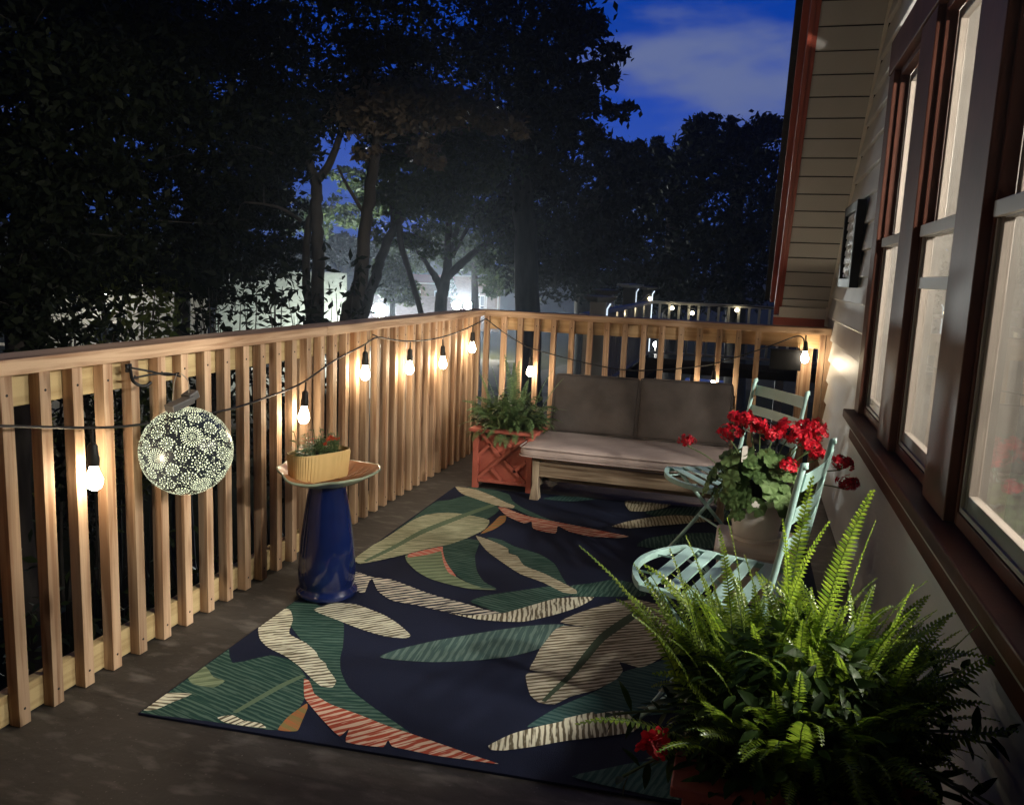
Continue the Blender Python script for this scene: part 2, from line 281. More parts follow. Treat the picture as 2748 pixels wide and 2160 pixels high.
st = MB(); st.poly([(-60, 33, -4.42), (60, 33, -4.42), (60, 46, -4.42), (-60, 46, -4.42)]); tag(st.build('street', asphalt), kind='structure')
pk = MB(); pk.poly([(-12, 12.5, -3.0), (3, 12.5, -3.0), (3, 31, -4.30), (-12, 31, -4.30)]); tag(pk.build('parking_lot', asphalt), kind='structure')
# ================================================================== rug
RUG_LEAVES = [
 ('green', 0.80, [(0.261,-4.015),(0.248,-3.944),(0.25,-3.882),(0.234,-3.729),(0.225,-3.615),(0.229,-3.52),(0.333,-3.641),(0.42,-3.549),(0.513,-3.558),(0.612,-3.641),(0.668,-3.738),(0.69,-3.81),(0.692,-3.879),(0.697,-3.948),(0.594,-3.964),(0.475,-3.977),(0.357,-3.994)]),
 ('moss', 0.40, [(0.248,-3.765),(0.258,-3.691),(0.334,-3.746),(0.383,-3.755),(0.375,-3.803),(0.3,-3.806)]),
 ('cream', 0.60, [(0.264,-3.991),(0.256,-3.941),(0.254,-3.887),(0.338,-3.861),(0.317,-3.918),(0.298,-3.975)]),
 ('cream', 0.40, [(0.495,-3.951),(0.528,-3.924),(0.576,-3.938),(0.631,-3.934),(0.661,-3.951),(0.593,-3.963),(0.531,-3.966)]),
 ('orange', 0.50, [(0.697,-3.948),(0.687,-3.88),(0.694,-3.817),(0.7,-3.788),(0.716,-3.812),(0.737,-3.879),(0.753,-3.933),(0.732,-3.944)]),
 ('vein', 0.35, [(0.518,-3.909),(0.538,-3.8),(0.561,-3.707),(0.593,-3.632),(0.606,-3.641),(0.581,-3.717),(0.558,-3.811),(0.532,-3.911)]),
 ('green', 0.50, [(0.221,-3.132),(0.341,-3.098),(0.476,-3.178),(0.535,-3.229),(0.621,-3.401),(0.653,-3.482),(0.7,-3.566),(0.779,-3.659),(0.913,-3.745),(1.046,-3.82),(1.081,-3.845),(0.985,-3.832),(0.879,-3.804),(0.776,-3.778),(0.69,-3.73),(0.631,-3.661),(0.63,-3.635),(0.614,-3.556),(0.451,-3.401),(0.321,-3.277),(0.262,-3.186)]),
 ('cream', 0.25, [(0.222,-3.182),(0.28,-3.188),(0.341,-3.269),(0.389,-3.375),(0.485,-3.421),(0.556,-3.473),(0.586,-3.508),(0.628,-3.536),(0.644,-3.559),(0.716,-3.629),(0.726,-3.672),(0.689,-3.679),(0.624,-3.637),(0.562,-3.59),(0.471,-3.536),(0.382,-3.501),(0.317,-3.453),(0.25,-3.359),(0.232,-3.265)]),
 ('red', 0.50, [(0.613,-3.655),(0.634,-3.66),(0.661,-3.69),(0.693,-3.729),(0.771,-3.768),(0.872,-3.79),(0.979,-3.818),(1.077,-3.836),(1.179,-3.856),(1.265,-3.874),(1.354,-3.89),(1.344,-3.894),(1.248,-3.905),(1.167,-3.914),(1.087,-3.914),(1.043,-3.913),(1.02,-3.888),(1.022,-3.925),(0.911,-3.938),(0.888,-3.873),(0.881,-3.918),(0.794,-3.858),(0.725,-3.803),(0.676,-3.761)]),
 ('cream', 0.50, [(0.365,-3.155),(0.409,-3.067),(0.49,-3.045),(0.637,-3.096),(0.727,-3.154),(0.81,-3.229),(0.803,-3.257),(0.726,-3.27),(0.624,-3.249),(0.499,-3.207)]),
 ('slate', 0.70, [(0.777,-3.427),(0.807,-3.358),(0.908,-3.24),(1.069,-3.093),(1.193,-2.992),(1.325,-2.926),(1.321,-3.066),(1.288,-3.16),(1.208,-3.256),(1.114,-3.323),(0.969,-3.395),(0.838,-3.428)]),
 ('teal', 0.60, [(1.38,-3.684),(1.402,-3.621),(1.442,-3.538),(1.55,-3.373),(1.592,-3.245),(1.685,-3.137),(1.758,-3.058),(1.827,-3.248),(1.815,-3.42),(1.681,-3.509),(1.556,-3.545),(1.479,-3.616)]),
 ('tan', 0.90, [(1.306,-2.91),(1.349,-2.806),(1.408,-2.717),(1.546,-2.566),(1.653,-2.594),(1.714,-2.766),(1.738,-3.014),(1.685,-3.137),(1.652,-3.18),(1.579,-3.162),(1.599,-3.218),(1.588,-3.292),(1.549,-3.365),(1.533,-3.391),(1.465,-3.461),(1.428,-3.525),(1.38,-3.533),(1.339,-3.495),(1.293,-3.381),(1.296,-3.354),(1.389,-3.312),(1.296,-3.335),(1.291,-3.25),(1.288,-3.16),(1.294,-3.077),(1.302,-2.987),(1.327,-2.936),(1.421,-2.918)]),
 ('darkvein', 0.35, [(1.384,-3.52),(1.398,-3.441),(1.426,-3.307),(1.444,-3.153),(1.472,-2.965),(1.515,-2.828),(1.588,-2.637),(1.62,-2.641),(1.554,-2.844),(1.498,-3.012),(1.471,-3.181),(1.446,-3.323),(1.412,-3.457),(1.397,-3.52)]),
 ('cream', 0.50, [(1.301,-3.817),(1.347,-3.736),(1.414,-3.667),(1.474,-3.615),(1.475,-3.599),(1.553,-3.529),(1.56,-3.539),(1.639,-3.49),(1.696,-3.55),(1.688,-3.598),(1.609,-3.654),(1.506,-3.717),(1.428,-3.775),(1.35,-3.825),(1.314,-3.835)]),
 ('teal', 0.50, [(1.559,-3.88),(1.637,-3.815),(1.714,-3.756),(1.817,-3.711),(1.868,-3.876),(1.794,-3.892),(1.691,-3.89)]),
 ('white', 0.80, [(0.3,-2.751),(0.341,-2.722),(0.419,-2.752),(0.517,-2.748),(0.728,-2.835),(0.91,-2.879),(1.0,-2.905),(1.064,-2.909),(1.058,-2.941),(0.944,-2.976),(0.834,-2.98),(0.722,-2.964),(0.611,-2.957),(0.515,-2.887),(0.433,-2.77),(0.433,-2.799),(0.458,-2.877),(0.472,-2.933),(0.42,-2.915),(0.371,-2.889)]),
 ('green', 0.60, [(1.26,-2.529),(1.339,-2.462),(1.434,-2.374),(1.538,-2.393),(1.594,-2.509),(1.481,-2.565),(1.291,-2.635)]),
 ('green', 0.60, [(0.912,-2.847),(0.955,-2.766),(1.086,-2.646),(1.182,-2.561),(1.26,-2.529),(1.294,-2.573),(1.289,-2.627),(1.243,-2.676),(1.183,-2.764),(1.103,-2.878),(1.065,-2.912),(0.995,-2.89)]),
 ('cream', 0.50, [(0.87,-2.99),(0.947,-2.985),(1.067,-2.918),(1.102,-2.874),(1.182,-2.76),(1.237,-2.685),(1.384,-2.611),(1.344,-2.737),(1.262,-2.86),(1.172,-2.959),(1.103,-2.986),(0.993,-3.005)]),
 ('green', 0.50, [(0.718,-2.034),(0.803,-2.046),(0.893,-2.118),(1.034,-2.178),(1.133,-2.278),(1.204,-2.431),(1.246,-2.523),(1.118,-2.441),(1.013,-2.381),(0.938,-2.275),(0.853,-2.15)]),
 ('cream2', 0.45, [(0.661,-2.032),(0.763,-2.079),(0.87,-2.158),(0.894,-2.222),(0.943,-2.245),(1.007,-2.357),(1.113,-2.418),(1.219,-2.498),(1.296,-2.561),(1.307,-2.602),(1.253,-2.612),(1.141,-2.53),(1.02,-2.469),(0.894,-2.349),(0.78,-2.226)]),
 ('moss', 0.30, [(0.45,-2.451),(0.488,-2.518),(0.575,-2.613),(0.664,-2.676),(0.764,-2.707),(0.872,-2.721),(0.977,-2.69),(0.928,-2.682),(0.855,-2.67),(0.764,-2.611),(0.675,-2.494),(0.6,-2.36),(0.566,-2.256),(0.51,-2.316),(0.454,-2.427)]),
 ('pink', 0.20, [(0.47,-2.465),(0.456,-2.42),(0.513,-2.323),(0.564,-2.257),(0.584,-2.308),(0.535,-2.401)]),
 ('pink', 0.20, [(0.567,-2.286),(0.57,-2.261),(0.636,-2.401),(0.724,-2.552),(0.764,-2.611),(0.717,-2.58),(0.654,-2.476)]),
 ('green', 0.50, [(0.566,-2.256),(0.596,-2.15),(0.639,-2.1),(0.701,-2.105),(0.726,-2.188),(0.755,-2.323),(0.827,-2.51),(0.901,-2.627),(0.974,-2.68),(0.914,-2.692),(0.821,-2.648),(0.724,-2.552),(0.642,-2.427)]),
 ('green', 0.70, [(0.303,-1.475),(0.25,-1.521),(0.245,-1.713),(0.253,-1.922),(0.26,-2.181),(0.406,-2.231),(0.486,-1.964),(0.619,-1.761),(0.64,-1.556),(0.591,-1.454),(0.505,-1.339),(0.371,-1.331)]),
 ('sage', 0.80, [(0.254,-2.588),(0.241,-2.423),(0.254,-2.28),(0.26,-2.062),(0.263,-1.918),(0.291,-1.799),(0.39,-1.708),(0.502,-1.706),(0.643,-1.751),(0.67,-1.919),(0.634,-2.086),(0.582,-2.219),(0.508,-2.311),(0.448,-2.424),(0.374,-2.538),(0.303,-2.627)]),
 ('vein', 0.35, [(0.3,-2.583),(0.338,-2.353),(0.368,-2.067),(0.434,-1.824),(0.508,-1.595),(0.577,-1.417),(0.596,-1.46),(0.536,-1.643),(0.467,-1.883),(0.401,-2.12),(0.363,-2.387),(0.319,-2.594)]),
 ('orange', 0.40, [(0.675,-2.002),(0.678,-1.809),(0.675,-1.66),(0.703,-1.628),(0.732,-1.749),(0.716,-1.899)]),
 ('green', 0.50, [(0.306,-1.145),(0.403,-1.135),(0.506,-1.151),(0.596,-1.205),(0.658,-1.337),(0.762,-1.461),(0.903,-1.579),(0.992,-1.635),(0.842,-1.594),(0.711,-1.484),(0.587,-1.412),(0.42,-1.262)]),
 ('cream2', 0.50, [(0.232,-1.165),(0.3,-1.163),(0.382,-1.184),(0.524,-1.285),(0.622,-1.375),(0.695,-1.428),(0.699,-1.481),(0.604,-1.469),(0.45,-1.386),(0.326,-1.306)]),
 ('red', 0.60, [(0.614,-1.494),(0.656,-1.488),(0.742,-1.552),(0.845,-1.605),(0.992,-1.635),(1.135,-1.665),(1.295,-1.701),(1.405,-1.732),(1.358,-1.779),(1.215,-1.811),(1.097,-1.777),(1.018,-1.704),(1.034,-1.838),(0.908,-1.806),(0.865,-1.683),(0.836,-1.733),(0.713,-1.643)]),
 ('cream2', 0.50, [(1.285,-1.053),(1.405,-0.967),(1.555,-0.976),(1.533,-1.096),(1.426,-1.227),(1.342,-1.252)]),
 ('green', 0.50, [(1.429,-1.247),(1.586,-1.072),(1.854,-0.93),(1.916,-1.231),(1.758,-1.202),(1.599,-1.22),(1.5,-1.304)]),
 ('cream2', 0.50, [(1.293,-1.596),(1.37,-1.451),(1.481,-1.324),(1.6,-1.232),(1.758,-1.202),(1.813,-1.256),(1.665,-1.378),(1.52,-1.486),(1.39,-1.59)]),
 ('green', 0.50, [(1.469,-1.874),(1.499,-1.732),(1.632,-1.591),(1.824,-1.491),(1.925,-1.584),(1.845,-1.746),(1.655,-1.848)]),
 ('teal', 0.50, [(0.812,-1.213),(0.903,-1.102),(1.11,-1.078),(0.983,-1.199)]),
]
def stripe_mat(name, base, line, scale, thr=.5, soft=.10, vary=.18):
    """woven leaf: brush-stroke lines of one yarn colour over another, along UV.x"""
    m, t, b = mat_base(name); nd = t.nodes; lk = t.links; b.inputs['Roughness'].default_value = .92; b.inputs['Specular IOR Level'].default_value = .15
    uv = nd.new('ShaderNodeUVMap'); uv.uv_map = 'UVMap'
    n0 = nd.new('ShaderNodeTexNoise'); n0.inputs['Scale'].default_value = 16; n0.inputs['Detail'].default_value = 2; lk.new(uv.outputs[0], n0.inputs['Vector'])
    sx = nd.new('ShaderNodeSeparateXYZ'); lk.new(uv.outputs[0], sx.inputs[0])
    a = nd.new('ShaderNodeMath'); a.operation = 'MULTIPLY_ADD'; a.inputs[1].default_value = .020; lk.new(n0.outputs['Fac'], a.inputs[0]); lk.new(sx.outputs['X'], a.inputs[2])
    mu = nd.new('ShaderNodeMath'); mu.operation = 'MULTIPLY'; mu.inputs[1].default_value = 2 * math.pi * scale; lk.new(a.outputs[0], mu.inputs[0])
    si = nd.new('ShaderNodeMath'); si.operation = 'SINE'; lk.new(mu.outputs[0], si.inputs[0])
    mp = nd.new('ShaderNodeMapping'); mp.inputs['Scale'].default_value = (130, 9, 1); lk.new(uv.outputs[0], mp.inputs[0])
    n1 = nd.new('ShaderNodeTexNoise'); n1.inputs['Scale'].default_value = 1.0; n1.inputs['Detail'].default_value = 3; lk.new(mp.outputs[0], n1.inputs['Vector'])
    s2 = nd.new('ShaderNodeMath'); s2.operation = 'MULTIPLY_ADD'; s2.inputs[1].default_value = 2.0; lk.new(n1.outputs['Fac'], s2.inputs[0])
    h = nd.new('ShaderNodeMath'); h.operation = 'MULTIPLY_ADD'; h.inputs[1].default_value = .26; h.inputs[2].default_value = -.30; lk.new(si.outputs[0], h.inputs[0]); lk.new(h.outputs[0], s2.inputs[2])
    r = nd.new('ShaderNodeValToRGB'); r.color_ramp.elements[0].position = max(0, thr - soft); r.color_ramp.elements[1].position = thr + soft
    r.color_ramp.elements[0].color = (*base, 1); r.color_ramp.elements[1].color = (*line, 1); lk.new(s2.outputs[0], r.inputs[0])
    n2 = nd.new('ShaderNodeTexNoise'); n2.inputs['Scale'].default_value = 5; lk.new(uv.outputs[0], n2.inputs['Vector'])
    hs = nd.new('ShaderNodeHueSaturation'); mr = nd.new('ShaderNodeMapRange'); mr.inputs['To Min'].default_value = 1 - vary; mr.inputs['To Max'].default_value = 1 + vary; lk.new(n2.outputs['Fac'], mr.inputs['Value']); lk.new(mr.outputs[0], hs.inputs['Value']); lk.new(r.outputs[0], hs.inputs['Color'])
    lk.new(hs.outputs[0], b.inputs['Base Color'])
    tc = nd.new('ShaderNodeTexCoord'); wv = nd.new('ShaderNodeTexNoise'); wv.inputs['Scale'].default_value = 420; lk.new(tc.outputs['Object'], wv.inputs['Vector'])
    bp = nd.new('ShaderNodeBump'); bp.inputs['Strength'].default_value = .4; bp.inputs['Distance'].default_value = .003; lk.new(wv.outputs['Fac'], bp.inputs['Height']); lk.new(bp.outputs[0], b.inputs['Normal'])
    return m
navy = P('rug_navy', (.010, .014, .036), .93, var=.22, vscale=3, bump=.4, bscale=420, spec=.15)
RUGM = {'green': stripe_mat('rug_green', (.016, .052, .044), (.075, .130, .105), 42, .78, .14), 'teal': stripe_mat('rug_teal', (.020, .062, .064), (.060, .115, .110), 42, .72, .16),
        'slate': stripe_mat('rug_slate', (.125, .185, .165), (.050, .095, .090), 30, .60, .16), 'cream': stripe_mat('rug_cream', (.70, .68, .54), (.130, .110, .070), 46, .74, .10),
        'cream2': stripe_mat('rug_cream_soft', (.53, .49, .36), (.190, .160, .100), 46, .70, .14), 'sage': stripe_mat('rug_sage', (.50, .50, .35), (.150, .170, .095), 38, .70, .14),
        'tan': stripe_mat('rug_tan', (.56, .52, .41), (.130, .105, .068), 34, .68, .10), 'white': stripe_mat('rug_white', (.70, .645, .53), (.030, .034, .050), 30, .68, .05),
        'red': stripe_mat('rug_red', (.330, .060, .034), (.60, .44, .34), 34, .76, .07), 'orange': stripe_mat('rug_orange', (.360, .135, .055), (.22, .17, .065), 20, .66, .2),
        'moss': stripe_mat('rug_moss', (.215, .270, .165), (.120, .160, .095), 24, .70, .2), 'pink': stripe_mat('rug_pink', (.56, .30, .24), (.52, .14, .10), 26, .62, .15),
        'vein': P('rug_vein', (.115, .165, .105), .93, bump=.4, bscale=420, spec=.15), 'darkvein': P('rug_dark_vein', (.058, .085, .056), .93, bump=.4, bscale=420, spec=.15)}
def smooth_outline(p, k=3):
    out = []; n = len(p)
    for i in range(n):
        a, b, c, d = (Vector(p[(i + j) % n]) for j in (-1, 0, 1, 2))
        sharp = (b - a).normalized().dot((c - b).normalized()) < .35
        for j in range(k):
            t = j / k
            if sharp and j == 0: out.append(b.copy()); continue
            m1 = (c - a) * .35 * min(1.0, (c - b).length / max(1e-4, (b - a).length)); m2 = (d - b) * .35 * min(1.0, (c - b).length / max(1e-4, (d - c).length))
            h = b * (2 * t**3 - 3 * t**2 + 1) + m1 * (t**3 - 2 * t**2 + t) + c * (-2 * t**3 + 3 * t**2) + m2 * (t**3 - t**2); out.append(h)
    return out
rug = MB(); corners = [(.262, -4.008), (2.32, -3.86), (2.30, -.93), (.226, -1.140)]
rug_mats = [navy] + list(RUGM.values()); ridx = {k: i + 1 for i, k in enumerate(RUGM)}
n0 = len(rug.v)
for z in (0.0008, .008):
    for (x, y) in corners: rug.v.append((x, y, z))
rug.face((4, 5, 6, 7), 0)
for k in range(4): rug.face((k, (k + 1) % 4, 4 + (k + 1) % 4, 4 + k), 0)
def clip_rug(p):
    """keep a leaf on the rug: clip against its four straight edges"""
    for i in range(4):
        a = Vector(corners[i]); b = Vector(corners[(i + 1) % 4]); e = (b - a).normalized(); nrm = Vector((-e.y, e.x)); q = []
        for j in range(len(p)):
            u, w = Vector(p[j]), Vector(p[(j + 1) % len(p)]); du, dw = (u - a).dot(nrm) - .004, (w - a).dot(nrm) - .004
            if du >= 0: q.append(u)
            if du * dw < 0: q.append(u + (w - u) * (du / (du - dw)))
        p = q
        if len(p) < 3: return []
    return p
for li, (kind, slant, pts) in enumerate(RUG_LEAVES):
    o = clip_rug(smooth_outline(pts))
    if not o: continue
    A = np.array([tuple(q) for q in o]); c = A.mean(0); w, vec = np.linalg.eigh(np.cov((A - c).T)); ax = vec[:, 1]; ac = vec[:, 0]
    if ax[0] < 0: ax = -ax
    if kind in ('white', 'red'): ax = np.array([ax[0], ax[1]])
    z = .0088 + .00012 * li; n0 = len(rug.v); off = li * 3.7
    for q in A: rug.v.append((float(q[0]), float(q[1]), z))
    for tri in tessellate_polygon([[Vector((float(q[0]), float(q[1]), 0)) for q in A]]):
        uv = []
        for k in tri:
            d = A[k] - c; u = float(d @ ax); v = float(d @ ac); uv.append((u + slant * v + off, v))
        rug.face([n0 + k for k in tri], ridx[kind], uv)
tag(rug.build('rug', rug_mats), 'navy outdoor rug printed with big green, cream and red leaves on the deck', 'rug')
# ================================================================== deck railings
def railing(name, label, along_y):
    t = thing(name, (0, 0, 0), label, 'railing', 'deck railings'); A = 1 if along_y else 0
    def bx(lo, hi):
        """lo/hi given as (along, outwards, up); outwards is away from the deck"""
        m = MB()
        if along_y: m.box((-hi[1], lo[0], lo[2]), (-lo[1], hi[0], hi[2]))
        else: m.box((lo[0], lo[1], lo[2]), (hi[0], hi[1], hi[2]))
        return m
    W_ = pine_y if along_y else pine_x; Pl = rail_yl if along_y else rail_xl
    a0, a1 = (-6.9, .135) if along_y else (-.012, 2.455)
    seg = [(-6.9, -2.405), (-2.401, .135)] if along_y else [(.016, 2.455)]
    for s0, s1 in seg: bx((s0, -.012, 1.021), (s1, .128, 1.066)).build('rail_cap', W_, t, bevel=.004)
    bx((-6.9 if along_y else .04, .0385, .925), (-.04 if along_y else 2.455, .0765, 1.0195)).build('top_rail', Pl, t, bevel=.003)
    bx((-6.9 if along_y else .04, .0385, .006), (-.04 if along_y else 2.455, .0765, .098)).build('bottom_rail', Pl, t, bevel=.003)
    for p in ((-4.29, -2.43, -.66) if along_y else (2.31,)): bx((p - .045, .078, -.3), (p + .045, .125, 1.0195)).build('post', pine_z, t, bevel=.003)
    pos = [-4.1625 + .12347 * k for k in range(-22, 34)] if along_y else [.0251 + .1307 * k for k in range(0, 17)]
    first = None
    for i, p in enumerate(pos):
        if along_y and p > -.03: break
        if not along_y and 15.5 < i: continue
        if first is None:
            m = MB(); m.box((-.019, -.019, 0), (.019, .019, 1.018))
            for zz in (.05, .965):                                       # screw heads
                if along_y: m.tube([(.0188, 0, zz), (.0200, 0, zz)], .0042, 8, 1)
                else: m.tube([(0, -.0188, zz), (0, -.0200, zz)], .0042, 8, 1)
            b = m.build('baluster', [pine_z, black_metal], None, bevel=.002); b.parent = t; first = b
        else:
            b = first.copy(); C.objects.link(b); b.parent = t
        jit = rng.uniform(-.004, .004)
        b.location = (-.019, p + jit, .002) if along_y else (p + jit, .019, .002)
        b.rotation_euler = (rng.uniform(-.003, .003), rng.uniform(-.003, .003), 0)
    return t
railing('deck_railing', 'long pine railing on the open side of the deck, behind the blue birdbath', True)
fr = railing('deck_railing', 'short pine railing across the far end of the deck, behind the bench', False)
for x0, x1 in ((2.385, 2.425), (2.428, 2.466)): MB().box((x0, .0, 0), (x1, .038, 1.0195)).build('post', pine_z, fr, bevel=.003)
# ================================================================== house
house = thing('house', (2.47, 0, 0), 'beige sided house with dark brown windows and a sloping roof edge beside the deck', 'house')
W = 2.47
def rake_y(z): return .459 - (z - 1.148) / .905                        # the sloping roof line on the wall
sd = MB(); LAP = .138
def lap(y0, y1, z0):
    if y1 - y0 < .02: return
    b = W - .021; n = len(sd.v)
    prof = [(W - .002, z0 + LAP), (b, z0 + .004), (b + .003, z0), (W + .004, z0 - .001)]
    for y in (y0, y1): sd.v.extend([(x, y, z) for x, z in prof])
    for k in range(3): sd.face((n + k, n + k + 1, n + 5 + k, n + 4 + k))
    sd.face((n, n + 1, n + 2, n + 3)); sd.face((n + 4, n + 5, n + 6, n + 7))
WIN_B, WIN_T, WIN_Y0, WIN_Y1 = .72, 2.38, -4.50, -1.72
for k in range(-10, 24):
    z0 = .9865 + LAP * k; top = min(.46, rake_y(z0 + LAP * .5))
    if z0 > 3.7: break
    if WIN_B - LAP < z0 < WIN_T: lap(WIN_Y1, top, z0); lap(-8.2, WIN_Y0, z0)
    else: lap(-8.2, top, z0)
sd.build('siding', siding_m, house)
cb = MB(); cb.box((2.462, .458, -.4), (2.52, .50, 1.10)); cb.build('corner_board', white_trim, house, bevel=.003)
# --- roof edge: boarded soffit, red barge board, shingles
ru = Vector((0, -.905, .819)).normalized(); ru = Vector((0, -1, .905)).normalized(); rn = Vector((0, .905, 1)).normalized()   # up the slope / out of the roof
S0 = Vector((0, .459, 1.148)); SL = 6.2
sf = MB(); nb = 44
for k in range(nb):
    a = S0 + ru * (.14 * k + .003); b = S0 + ru * (.14 * (k + 1)); 
    if k * .14 > SL: break
    m = a + ru * .012
    n = len(sf.v)
    for q, off in ((a, .006), (m, 0), (b, 0)):
        for x in (2.135, 2.462): sf.v.append((x, q.y + rn.y * off, q.z + rn.z * off))
    sf.face((n, n + 1, n + 3, n + 2)); sf.face((n + 2, n + 3, n + 5, n + 4))
sf.build('soffit', soffit_m, house)
def roofbar(x0, x1, n0, n1, s0=-.04, s1=SL):
    c = S0 + ru * ((s0 + s1) / 2) + rn * ((n0 + n1) / 2); m = MB(); m.obox(((x0 + x1) / 2, c.y, c.z), ((1, 0, 0), ru, rn), ((x1 - x0) / 2, (s1 - s0) / 2, (n1 - n0) / 2)); return m
roofbar(2.085, 2.11, -.015, .15, -.02).build('barge_board', brick_red, house, bevel=.003)
roofbar(2.1105, 2.1345, -.006, .02, -.02).build('soffit_edge', brick_red, house)
roofbar(2.05, 2.0845, .085, .152, .0).build('barge_board', brick_red, house, bevel=.002)
roofbar(2.015, 2.60, .155, .19, -.06, SL).build('roof', shingle, house)
roofbar(2.445, 2.462, -.03, -.002, .10).build('soffit_trim', white_trim, house)
m = MB(); m.box((2.0845, .462, 1.035), (2.46, .49, 1.108)); m.build('fascia', brick_red, house, bevel=.002)
m = MB(); m.box((2.12, .40, 1.112), (2.44, .43, 1.185)); m.box((2.0845, .44, 1.108), (2.46, .462, 1.122)); m.build('eave_board', white_trim, house, bevel=.002)
m = MB(); m.box((2.435, .36, 1.06), (2.46, .39, 1.20)); m.build('downspout_bracket', white_trim, house, bevel=.003)
# --- windows
inner_trim = P('inner_window_trim', (.21, .195, .175), .6, var=.1)
def yb(m, x0, x1, y0, y1, z0, z1): m.box((x0, y0, z0), (x1, y1, z1)); return m
for y0, y1 in ((-1.80, -1.655), (-2.70, -2.42), (-3.62, -3.34), (-4.54, -4.40)):
    m = MB(); yb(m, 2.442, 2.505, y0, y1, .765, 2.30); m.build('window_casing', dark_brown, house, bevel=.004); m = MB(); yb(m, 2.506, 2.58, y0 - .004, y1 + .004, .765, 2.30); m.build('inner_casing', inner_trim, house)
m = MB(); yb(m, 2.436, 2.56, -4.54, -1.655, 2.302, 2.45); m.build('window_head', dark_brown, house, bevel=.004)
m = MB(); yb(m, 2.395, 2.56, -4.60, -1.63, .722, .763); m.build('window_sill', dark_brown, house, bevel=.006)
m = MB(); yb(m, 2.43, 2.468, -4.56, -1.66, .625, .720); m.build('window_apron', dark_brown, house, bevel=.004)
m = MB(); yb(m, 2.418, 2.432, -4.58, -1.645, .690, .702); m.build('sill_strip', sash_edge, house)
for y0, y1 in ((-2.418, -1.802), (-3.338, -2.702), (-4.398, -3.622)):
    w = MB(); x0, x1 = 2.468, 2.50
    for a, b in ((y0, y0 + .018), (y1 - .018, y1)): yb(w, x0, 2.505, a, b, .765, 2.30)
    yb(w, x0, 2.505, y0 + .0185, y1 - .0185, .765, .80); yb(w, x0, 2.505, y0 + .0185, y1 - .0185, 2.272, 2.30)
    wo_ = w.build('window', dark_brown, house, bevel=.002)
    for za, zb, xa in ((.8015, 1.565, 2.480), (1.535, 2.2705, 2.5055)):
        s_ = MB(); yb(s_, xa, xa + .024, y0 + .0195, y0 + .055, za, zb); yb(s_, xa, xa + .024, y1 - .055, y1 - .0195, za, zb)
        yb(s_, xa, xa + .024, y0 + .0555, y1 - .0555, za, za + .05); yb(s_, xa, xa + .024, y0 + .0555, y1 - .0555, zb - .035, zb); s_.build('sash', sash_m, wo_, bevel=.002)
        p_ = MB(); yb(p_, xa + .010, xa + .014, y0 + .054, y1 - .054, za + .048, zb - .033); p_.build('pane', pane_m, wo_)
    s_ = MB(); yb(s_, 2.462, 2.4795, y0 + .02, y1 - .02, 1.532, 1.572); s_.build('meeting_rail', sash_edge, wo_, bevel=.003)
    s_ = MB(); yb(s_, 2.4725, 2.4795, y0 + .02, y0 + .030, .802, 1.53); yb(s_, 2.4725, 2.4795, y1 - .03, y1 - .02, .802, 1.53); yb(s_, 2.4725, 2.4795, y0 + .031, y1 - .031, .802, .814); s_.build('sash_bead', sash_edge, wo_)
    if y0 == -3.338:
        s_ = MB(); yb(s_, 2.474, 2.4795, y0 + .03, y1 - .03, 1.355, 1.395); s_.build('screen_rail', sash_edge, wo_, bevel=.002)
# --- the lit room behind the windows
m = MB(); m.box((2.56, -8.2, -.02), (6.0, .40, 0)); m.build('room_floor', room_floor_m, house)
m = MB(); m.box((2.56, .30, .001), (6.0, .40, 2.6)); m.box((5.9, -8.2, .001), (6.0, .299, 2.6)); m.box((2.56, -8.2, .001), (5.899, -8.1, 2.6)); m.build('room_wall', room_wall, house)
m = MB(); m.box((2.56, -8.2, 2.601), (6.0, .40, 2.66)); m.build('room_ceiling', room_wall, house)
m = MB(); m.box((2.56, -8.099, .01), (2.575, -4.6, 2.6)); m.box((2.56, -1.60, .01), (2.575, .299, 2.6)); m.box((2.56, -4.6, .01), (2.575, -1.601, .715)); m.build('inner_wall', room_wall, house)
def curtain(x0, x1, y, z0, z1, folds, amp):
    m = MB(); n = folds * 8
    for k in range(n + 1):
        t = k / n; yy = y + amp * math.sin(t * folds * 2 * math.pi) * (1 + .4 * math.sin(t * 9))
        m.v += [(x0 + (x1 - x0) * t, yy, z0), (x0 + (x1 - x0) * t, yy, z1)]
    for k in range(n): m.face((2 * k, 2 * k + 1, 2 * k + 3, 2 * k + 2))
    return m
def drape(y0, y1, x, z0, z1, folds, amp):
    m = MB(); n = folds * 8
    for k in range(n + 1):
        t = k / n; xx = x + amp * math.sin(t * folds * 2 * math.pi + .7 * math.sin(t * 11)) * (1 + .4 * math.sin(t * 7)); m.v += [(xx, y0 + (y1 - y0) * t, z0), (xx + .006 * math.sin(t * 23), y0 + (y1 - y0) * t, z1)]
    for k in range(n): m.face((2 * k, 2 * k + 1, 2 * k + 3, 2 * k + 2))
    return m
for ya, yb2 in ((-1.86, -1.52), (-2.78, -2.34), (-3.67, -3.28), (-4.66, -4.34)): drape(ya, yb2, 2.625, .25, 2.34, 7, .016).build('curtain', sheer_m, house, smooth=True)
m = MB(); m.tube([(2.625, -4.7, 2.35), (2.625, -1.45, 2.35)], .010, 8); m.build('curtain_rod', black_metal, house, smooth=True)
curtain(2.60, 2.86, 0.18, .3, 2.35, 5, .028).build('curtain', curtain_m, house, smooth=True)
curtain(3.16, 3.42, 0.18, .3, 2.35, 5, .028).build('curtain', curtain_m, house, smooth=True)
m = MB(); m.box((2.78, 0.275, .7), (2.84, .299, 2.2)); m.box((3.2, .275, .7), (3.26, .299, 2.2)); m.box((2.841, .275, 2.12), (3.199, .299, 2.2)); m.box((2.841, .28, 1.4), (3.199, .299, 1.45)); m.build('room_window_trim', white_trim, house)
